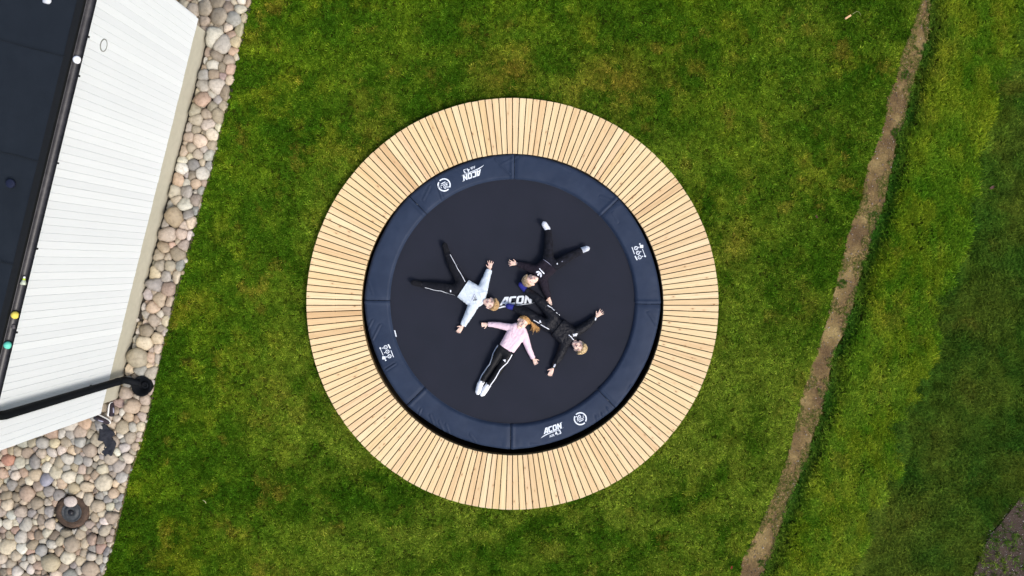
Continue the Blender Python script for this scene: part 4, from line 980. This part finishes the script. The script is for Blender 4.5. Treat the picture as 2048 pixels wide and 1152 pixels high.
C_ = dict(head=(1157.5, 692.8, HZ), crown=(1169.5, 700.5, HZ), sh1=(1151, 665, .08), sh2=(1130, 686, .08), el1=(1175, 650, .06), wr1=(1193, 633, .045), hand1=(1203, 624, .05), el2=(1120, 711, .06), wr2=(1105.5, 737, .045), hand2=(1100, 749, .05),
          hip1=(1108, 634, .09), hip2=(1094, 652, .09), kn1=(1080, 602, .10), an1=(1052.5, 581, .05), toe1=(1042.5, 570, .08), kn2=(1059, 629, .10), an2=(1028, 615.5, .05), toe2=(1017, 612.3, .075), pelvis=(1101, 644, 0), hem=(1117, 652, .08),
          thumb1=1, thumb2=-1, hm2='half', top=BLACKG, topname='jacket', tro=BLACKG, sock=BLUE, hair=HB2, fat=.020, wr=.009, lwr=.008, lf=.016, sweep=-.3, roll=4,
          stripes=[([(1095, 610.5), (1099, 613), (1103.5, 615.5), (1106, 618.5), (1109.5, 620.8)], 1.5), ([(1112, 624.5), (1115.5, 627.3)], 1.3), ([(1117.5, 629), (1120.5, 631.5)], 1.3), ([(1067, 640), (1073, 643.2), (1079, 646.8)], 1.3), ([(1081.5, 649), (1090, 654), (1098.5, 658.5)], 1.5)], decals=dec_C)
D_ = dict(head=(1045.5, 644.5, HZ), crown=(1054, 636.8, HZ), sh1=(1024.5, 656, .08), sh2=(1048, 668.5, .08), el1=(996, 650.2, .06), wr1=(975, 648.2, .045), hand1=(965, 649.5, .05), el2=(1057, 696, .06), wr2=(1067, 718, .045), hand2=(1071.5, 726, .05),
          hip1=(1003, 698, .085), hip2=(1018, 706, .085), kn1=(982.5, 733, .08), an1=(961, 767.5, .045), toe1=(956.5, 783, .07), kn2=(997.5, 742, .08), an2=(973.5, 774.5, .045), toe2=(965.5, 786.5, .07), pelvis=(1010, 702, 0), hem=(1011.5, 696.5, .08),
          thumb1=1, thumb2=1, hm1='fist', hm2='fist', top=PINK, tro=LEG, sock=WH, hair=HG, hood=True, fat=.006, lf=.003, wr=.004, lwr=.003, roll=16, hs=.98, sk=1.15, pony=[(1059, 642, .08), (1068, 655, .03), (1072, 660, .03), (1076, 657, .03), (1078, 652, .04), (1066, 661, .02), (1074, 662, .02)], pony_b=-.02, ns=200, sweep=0,
          stripes=[([(995.8, 691), (990.5, 699.5), (985.8, 708.5), (983, 718), (979.2, 729), (974.6, 734.5), (968.5, 744), (962.8, 752.5), (957.6, 764.5)], 1.7), ([(1024.4, 709), (1020.5, 716.5), (1014.5, 726), (1006.5, 733), (1000, 740), (995.5, 748.5), (991, 757), (984, 767), (976.6, 777.5)], 1.7)], decals=dec_D)
person('child in a pale grey hoodie and black striped trousers lying with arms and legs spread', A_, 1)
person('child in a charcoal sweatshirt with white trefoil print and white socks, arms spread', B_, 2)
person('child in a black jacket with white zip and royal blue socks, head towards lower right', C_, 3)
person('child with a long ponytail in a pink hoodie, black leggings and white socks', D_, 4)

# ------------------------------------------------------------------ things lying on stones and lawn
def shoe(label, c, ang, tilt, L=.25, seed=1):
    root = thing('shoe', label, 'shoe', c, 'sneakers left at the house corner'); um = fabric('dark_shoe_%d' % seed, (.035, .026, .032), .8); sm = plain('shoe_sole_%d' % seed, (.72, .71, .68), .6, .06, 30, .1)
    def outline(t): return .5 * (.040 + .012 * math.sin(t * 3.1)) * (1 if True else 1) / .5
    M_ = Matrix.Rotation(ang, 4, 'Z') @ Matrix.Rotation(tilt, 4, 'X')
    def loft(prof, name, m):
        V = []; F = []; N = 16; n = len(prof)
        for (x, w_, z0, z1) in prof:
            for i in range(N): a = 6.28318 * i / N; cy = math.copysign(abs(math.cos(a)) ** .7, math.cos(a)); sz = math.copysign(abs(math.sin(a)) ** .7, math.sin(a)); V.append(M_ @ Vector((x, cy * w_, (z0 + z1) / 2 + sz * (z1 - z0) / 2)))
        for k in range(n - 1):
            for i in range(N): F.append((k * N + i, k * N + (i + 1) % N, (k + 1) * N + (i + 1) % N, (k + 1) * N + i))
        F.append(tuple(range(N - 1, -1, -1))); F.append(tuple((n - 1) * N + i for i in range(N))); return obj(name, mesh(name, V, F), m, root, True)
    h = L / 2
    loft([(-h, .018, .0, .028), (-h + .02, .034, 0, .03), (-.04, .036, 0, .028), (.04, .045, 0, .026), (h - .04, .043, 0, .026), (h - .01, .028, .002, .026), (h, .012, .006, .024)], 'sole', sm)
    loft([(-h + .008, .016, .024, .075), (-h + .025, .028, .024, .095), (-.05, .030, .024, .09), (-.0, .034, .022, .075), (.05, .038, .022, .055), (h - .03, .034, .022, .042), (h - .008, .018, .022, .034)], 'upper', um)
    loft([(-h + .02, .014, .088, .099), (-h + .04, .020, .088, .100), (-.055, .018, .084, .096)], 'opening', PRB)
    loft([(-.035, .010, .08, .092), (.0, .011, .07, .083), (.035, .010, .056, .068)], 'laces', GRT)
p = W(209, 836, .12); shoe('dark sneaker with white sole lying on stones at the house corner, nearer the felt scrap', (p.x, p.y, .135), R(-32), R(24), .245, 1)
p = W(221, 817, .12); shoe('dark sneaker tipped on its side showing a white sole, close to the beige plinth', (p.x, p.y, .15), R(78), R(70), .21, 2)
def felt_scrap():
    pts = [(200, 850), (212, 847), (221, 856), (230, 862), (233, 868), (224, 874), (234, 886), (230, 898), (226, 912), (212, 911), (206, 904), (212, 890), (208, 882), (197, 880), (202, 868)]
    bm = bmesh.new(); bm.faces.new([bm.verts.new(W(a, b, .1)) for a, b in pts])
    for _ in range(6):
        bmesh.ops.triangulate(bm, faces=bm.faces[:]); e = [e for e in bm.edges if e.calc_length() > .025]
        if not e: break
        bmesh.ops.subdivide_edges(bm, edges=e, cuts=1)
    o_ = W(216, 880, 0)
    for v in bm.verts: v.co = v.co - o_; v.co.z = .135 + .030 * mnoise.noise(v.co * 9) + .012 * mnoise.noise(v.co * 30)
    ex = bmesh.ops.extrude_face_region(bm, geom=bm.faces[:])
    for v in [g for g in ex['geom'] if isinstance(g, bmesh.types.BMVert)]: v.co.z -= .012
    bmesh.ops.recalc_face_normals(bm, faces=bm.faces[:])
    o = obj('cloth_scrap', bm_mesh('cloth_scrap', bm), fabric('dark_scrap', (.022, .024, .032), .8, 8, .4), None, True); o.location = o_
    tag(o, 'crumpled black cloth scrap lying on the stones below the sneakers', 'cloth')
felt_scrap()
def on_lawn(px, py, up=.045):
    p = W(px, py); return Vector((p.x, p.y, float(gz(p.x, p.y)) + up))
def chips():
    p = on_lawn(1694, 35.5, .04); bm = bmesh.new(); a = R(32); ux = Vector((math.cos(a), math.sin(a), 0)); uy = Vector((-ux.y, ux.x, 0)); box(bm, (0, 0, 0), (.098, .026, .018), ux, uy); bmesh.ops.bevel(bm, geom=bm.edges[:], offset=.002, segments=1, affect='EDGES')
    o = obj('wood_chip', bm_mesh('wood_chip', bm), plain('raw_wood', (.75, .47, .22), .7, .2, 40)); o.location = p; tag(o, 'small pale wooden offcut lying on the lawn near the top edge', 'wood offcut')
    V, F = tube([W(a, b, .055) for a, b in ((1705, 28), (1709, 25.5), (1713, 22.8), (1718, 24), (1720, 27), (1721.5, 31))], .0028, 6, True, [1, 1, .9, .8, .7, .5]); o = obj('straw', mesh('straw', V, F), plain('pale_straw', (.42, .42, .16), .7), None, True); tag(o, 'bent pale straw stalk lying beside the wooden offcut', 'straw')
    V, F = tube([W(a, b, .055) for a, b in ((405, 1000), (408.5, 1001.5), (411, 1004), (412, 1007.5))], .004, 6, True, [.5, 1, 1, .4]); o = obj('straw', mesh('straw', V, F), plain('pale_straw_curl', (.55, .52, .25), .7), None, True); tag(o, 'short curled pale stalk on the grass right of the well cover', 'straw')
    for (px, py, s, c, lab, an) in ((1985, 375, .045, (.10, .05, .035), 'brown dead leaf lying in the dark grass at right', .5), (1461, 1132, .03, (.24, .035, .015), 'small reddish fallen leaf lying on the lawn near the bottom edge', 1.1), (1630, 434, .03, (.12, .05, .03), 'small brown fallen leaf on the lawn left of the dirt path', 2.0)):
        p = on_lawn(px, py, .06); V = []; F = []; N = 8
        for i in range(N + 1):
            t = i / N; w_ = math.sin(math.pi * t) ** .7 * s * .45; x = (t - .5) * 2 * s
            for k in (-1, 0, 1): V.append((x * math.cos(an) - k * w_ * math.sin(an), x * math.sin(an) + k * w_ * math.cos(an), abs(k) * .010 + .006 * math.sin(t * 7)))
        for i in range(N):
            for k in range(2): q = i * 3 + k; F.append((q, q + 3, q + 4, q + 1))
        o = obj('leaf', mesh('leaf', V, F), plain('leaf_%d' % px, c, .7, .3, 60), None, True); o.location = p; tag(o, lab, 'leaf', 'fallen leaves on the grass')
chips()
def path_grit():
    ico = bmesh.new(); bmesh.ops.create_icosphere(ico, subdivisions=1, radius=1); iv = np.array([v.co[:] for v in ico.verts]); iff = [[v.index for v in f.verts] for f in ico.faces]; V, F, C = [], [], []
    pal = [(.55, .52, .50), (.30, .24, .19), (.22, .16, .12), (.40, .34, .27), (.16, .12, .09)]
    for k in range(2600):
        y = rng.uniform(-4.9, 4.9); a, b = xat(P_L, y), xat(P_R, y); x = rng.uniform(a, b); r = min(.013, .0028 * math.exp(rng.exponential(.45))); s = rng.uniform(.6, 1.2, 3) * r; z = float(gz(x, y)) + .008; c = pal[min(4, int(rng.integers(0, 14)))] if rng.random() < .35 else pal[int(rng.integers(1, 5))]
        b0 = len(V); V += [(q[0] + x, q[1] + y, q[2] + z) for q in iv * s]; F += [tuple(i + b0 for i in f) for f in iff]; C += [c] * len(iv)
    for k in range(1500):
        px, py = rng.uniform(1940, 2080), rng.uniform(985, 1170); p = W(px, py); r = min(.008, .0022 * math.exp(rng.exponential(.4))); z = float(gz(p.x, p.y)) + .014
        if px < np.interp(py, [985, 1020, 1050, 1075, 1105, 1130, 1170], [2048, 2022, 1998, 1976, 1966, 1958, 1944]): continue
        b0 = len(V); V += [(q[0] + p.x, q[1] + p.y, q[2] + z) for q in iv * r]; F += [tuple(i + b0 for i in f) for f in iff]; C += [pal[int(rng.integers(0, 4))]] * len(iv)
    me = mesh('path_grit', V, F); point_color(me, np.array(C)); o = obj('path_grit', me, stone_mat, None, True); tag(o, 'small loose grit and pebbles scattered along the bare soil path', 'grit', kind='stuff')
path_grit()

# ------------------------------------------------------------------ grass
def blade_mat():
    m = M('grass_blade', .9, spec=.0); at = m.n('ShaderNodeAttribute', attribute_name='tint'); at.attribute_type = 'INSTANCER'; oi = m.n('ShaderNodeAttribute', attribute_name='rnd'); oi.attribute_type = 'GEOMETRY'
    c = m.mix(1, at.outputs['Color'], m.ramp(oi.outputs['Fac'], [(0, (.50, .56, .5)), (.45, (.95, 1, 1)), (.8, (1.5, 1.4, 1.3)), (.93, (2.0, 1.75, 1.9)), (1, (3.2, 2.5, 4.0))]), 'MULTIPLY')
    m.base(c)
    tl = m.n('ShaderNodeBsdfTranslucent'); m.l(c, tl.inputs['Color']); mx = m.n('ShaderNodeMixShader'); mx.inputs[0].default_value = .25; m.l(m.b.outputs[0], mx.inputs[1]); m.l(tl.outputs[0], mx.inputs[2])
    m.l(mx.outputs[0], m.t.nodes['Material Output'].inputs['Surface']); return m.m
BM_ = blade_mat()
def tuft(name, nb, L, wd, spread, lean, seed, bias=(0, 0)):
    rn = random.Random(seed); V = []; F = []; Rn = []
    for k in range(nb):
        a = rn.uniform(0, 6.283); d = Vector((math.cos(a), math.sin(a), 0)); d = (d + Vector((bias[0], bias[1], 0))).normalized(); s = Vector((-d.y, d.x, 0)); ln = L * rn.uniform(.6, 1.25); lo = lean * rn.uniform(.5, 1.4); b = Vector((rn.uniform(-1, 1), rn.uniform(-1, 1), 0)) * spread
        tw = rn.uniform(-.5, .5); w0 = wd * rn.uniform(.7, 1.2); r_ = rn.random(); b0 = len(V)
        for t, ww in ((0, 1), (.5, .85), (.85, .5)):
            x = d * (ln * math.sin(lo) * t ** 1.6); z = ln * (t * math.cos(lo * t)); p = b + x + Vector((0, 0, z)); q = (s + Vector((0, 0, tw * t))) * w0 * ww / 2; V += [p - q, p + q]; Rn += [r_, r_]
        V.append(b + d * (ln * math.sin(lo)) + Vector((0, 0, ln * math.cos(lo)))); Rn.append(r_)
        F += [(b0, b0 + 1, b0 + 3, b0 + 2), (b0 + 2, b0 + 3, b0 + 5, b0 + 4), (b0 + 4, b0 + 5, b0 + 6)]
    me = mesh(name, V, F); at = me.attributes.new('rnd', 'FLOAT', 'POINT'); at.data.foreach_set('value', Rn); me.materials.append(BM_); me.shade_smooth()
    return bpy.data.objects.new(name, me)
def scatter(name, label, P, C, S, protos, rot_dir=None, seed=1):
    n = len(P); me = bpy.data.meshes.new(name); me.vertices.add(n); me.vertices.foreach_set('co', np.asarray(P, np.float32).ravel())
    c = np.ones((n, 4), np.float32); c[:, :3] = C; a = me.attributes.new('tint', 'FLOAT_COLOR', 'POINT'); a.data.foreach_set('color', c.ravel())
    a = me.attributes.new('scl', 'FLOAT', 'POINT'); a.data.foreach_set('value', np.asarray(S, np.float32))
    rz = rng.uniform(0, 6.283, n) if rot_dir is None else rng.normal(rot_dir, .7, n)
    a = me.attributes.new('rot', 'FLOAT_VECTOR', 'POINT'); r = np.zeros((n, 3), np.float32); r[:, 2] = rz; r[:, 0] = rng.normal(0, .1, n); r[:, 1] = rng.normal(0, .1, n); a.data.foreach_set('vector', r.ravel())
    a = me.attributes.new('pick', 'INT', 'POINT'); a.data.foreach_set('value', rng.integers(0, len(protos), n).astype(np.int32))
    o = obj(name, me); tag(o, label, 'grass', kind='stuff')
    ng = bpy.data.node_groups.new(name + '_nodes', 'GeometryNodeTree'); ng.interface.new_socket('Geometry', in_out='INPUT', socket_type='NodeSocketGeometry'); ng.interface.new_socket('Geometry', in_out='OUTPUT', socket_type='NodeSocketGeometry')
    N = ng.nodes; gi = N.new('NodeGroupInput'); go = N.new('NodeGroupOutput'); ip = N.new('GeometryNodeInstanceOnPoints'); g2 = N.new('GeometryNodeGeometryToInstance')
    for p in protos[::-1]:
        oi = N.new('GeometryNodeObjectInfo'); oi.inputs['Object'].default_value = p; oi.transform_space = 'ORIGINAL'; ng.links.new(oi.outputs['Geometry'], g2.inputs[0])
    def na(nm, t): q = N.new('GeometryNodeInputNamedAttribute'); q.data_type = t; q.inputs['Name'].default_value = nm; return next(s for s in q.outputs if s.enabled and s.name == 'Attribute')
    ng.links.new(gi.outputs[0], ip.inputs['Points']); ng.links.new(g2.outputs[0], ip.inputs['Instance']); ip.inputs['Pick Instance'].default_value = True
    ng.links.new(na('pick', 'INT'), ip.inputs['Instance Index']); ng.links.new(na('scl', 'FLOAT'), ip.inputs['Scale'])
    e2r = N.new('FunctionNodeEulerToRotation'); ng.links.new(na('rot', 'FLOAT_VECTOR'), e2r.inputs[0]); ng.links.new(e2r.outputs[0], ip.inputs['Rotation'])
    ng.links.new(ip.outputs[0], go.inputs[0]); md = o.modifiers.new('scatter', 'NODES'); md.node_group = ng
    return o
def grass():
    DEN = 1900
    x0, x1, y0, y1 = -6.9, 8.2, -5.3, 5.2; n = int((x1 - x0) * (y1 - y0) * DEN); x = rng.uniform(x0, x1, n); y = rng.uniform(y0, y1, n)
    pl, pr, br, le = xat(P_L, y), xat(P_R, y), xat(B_R, y), xat(L_EDGE, y)
    jag = (fbm(x * 3.6, y * 3.6, 71, 3) - .5) * .55 + (fbm(x * 11, y * 11, 72, 2) - .5) * .22 + (_h(np.floor(x * 900).astype(np.int64), np.floor(y * 900).astype(np.int64), 8) - .5) * .12 * sst(-1.5, 4, y)
    d = np.hypot(x - C_D.x, y - C_D.y)
    lawn = (x > le - .010 + (vn(x * 15, y * 15, 13) - .5) * .04) & (d > R_OUT + .006) & (x < pl - .012 + (vn(x * 14, y * 14, 3) - .5) * .07)
    bank = (x > pr + .015 + (vn(x * 12, y * 12, 6) - .5) * .08) & (x < br + jag)
    far = (x >= br + jag)
    # gravel corner stays bare
    gx = np.array([W(a, b).x for a, b in GC[:8]]); gy = np.array([W(a, b).y for a, b in GC[:8]]); o_ = np.argsort(gy); edge = np.interp(y, gy[o_], gx[o_], left=gx[o_][0], right=99)
    far &= ~((x > edge + .0 + (vn(x * 8, y * 8, 5) - .5) * .2 - .10) & (y < gy.max()) & (rng.random(n) < .93))
    pr1 = [tuft('grass_tuft', 7, .046, .0085, .013, 1.05, s) for s in range(5)]
    pr2 = [tuft('long_grass_tuft', 8, .066, .0085, .014, .95, 20 + s, (.5, 0)) for s in range(4)]
    pr3 = [tuft('rough_grass_tuft', 8, .078, .0090, .016, 1.1, 40 + s) for s in range(4)]
    i = lawn; c = lawn_color(x[i], y[i]); s = .75 + .5 * fbm(x[i] * 2.5, y[i] * 2.5, 6, 3) + rng.normal(0, .12, i.sum()); z = gz(x[i], y[i]); z = np.where(d[i] < R_OUT + .12, 0, z)
    scatter('lawn_grass', 'mown green lawn grass with yellow and brown patches around the round deck', np.stack([x[i], y[i], z - .004], 1), c * rng.uniform(.6, 1.6, (len(c), 1)) * 1.02, np.clip(s, .5, 1.6), pr1)
    i = bank; c = lawn_color(x[i], y[i]); t = sst(.02, .2, x[i] - pr[i])
    n1 = fbm(x[i] * 5.5, y[i] * 2.6, 15, 4)[:, None]; k = sst(.38, .66, n1)
    c = c * .62 + .38 * (np.array([.050, .125, .005]) * (1 - k) + np.array([.155, .190, .008]) * k)
    e = (1 - sst(.04, .20, x[i] - pr[i]))[:, None] * .55; c = c * (1 - e) + np.array([.02, .085, .012]) * e  # foot of the bank tinted darker, standing in for its shaded side
    s = .65 + .6 * fbm(x[i] * 5, y[i] * 2.2, 16, 3) + .35 * sst(-.4, 0, x[i] - br[i])
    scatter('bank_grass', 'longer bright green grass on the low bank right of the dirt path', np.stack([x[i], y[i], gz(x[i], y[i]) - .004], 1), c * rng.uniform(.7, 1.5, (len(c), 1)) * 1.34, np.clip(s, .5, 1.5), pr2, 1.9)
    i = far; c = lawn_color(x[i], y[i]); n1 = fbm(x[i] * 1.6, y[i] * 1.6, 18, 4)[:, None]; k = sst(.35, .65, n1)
    tt = .30 + .45 * sst(0, 4, y[i])[:, None] * (1 - sst(.0, 1.0, x[i] - br[i]))[:, None]; c = c * tt + (1 - tt) * (np.array([.019, .055, .008]) * (1 - k) + np.array([.058, .082, .012]) * k) * (1 + .35 * sst(-1, 4, y[i]))[:, None]  # darker tint beyond the bank, milder along its upper edge
    s = .7 + .7 * fbm(x[i] * 3, y[i] * 3, 19, 3)
    scatter('rough_grass', 'long rough grass in the hollow at the right side, tinted darker than the lawn', np.stack([x[i], y[i], gz(x[i], y[i]) - .004], 1), c * rng.uniform(.5, 1.8, (len(c), 1)) * (.75 + .6 * vn(x[i] * 9, y[i] * 9, 4))[:, None] * 1.2, np.clip(s, .5, 1.5), pr3)
    # sparse weeds and straw in the bare soil
    n = 9000; y = rng.uniform(-4.9, 4.4, n); a, b = xat(P_L, y), xat(P_R, y); x = rng.uniform(a, b); k = fbm(x * 3.5, y * 3.5, 33, 3) + .42 * np.abs((x - (a + b) / 2) / (b - a)); i = k > .60
    for px, py in ((1813, 148), (1795, 265), (1750, 432), (1686, 568), (1528, 1130), (1664, 725)):
        p = W(px, py); i |= (np.hypot(x - p.x, y - p.y) < .07)
    c = np.where(rng.random((i.sum(), 1)) < .62, np.array([.26, .21, .08]), np.array([.09, .13, .02]))
    for px, py in ((1813, 148), (1795, 265), (1750, 432), (1686, 568), (1528, 1130)):
        p = W(px, py); q = np.hypot(x[i] - p.x, y[i] - p.y) < .07; c[q] = (.045, .10, .012)
    scatter('path_weeds', 'sparse dry straw and small weeds growing in the bare soil path', np.stack([x[i], y[i], gz(x[i], y[i]) + .004], 1), c, rng.uniform(.3, .8, i.sum()), pr1)
grass()
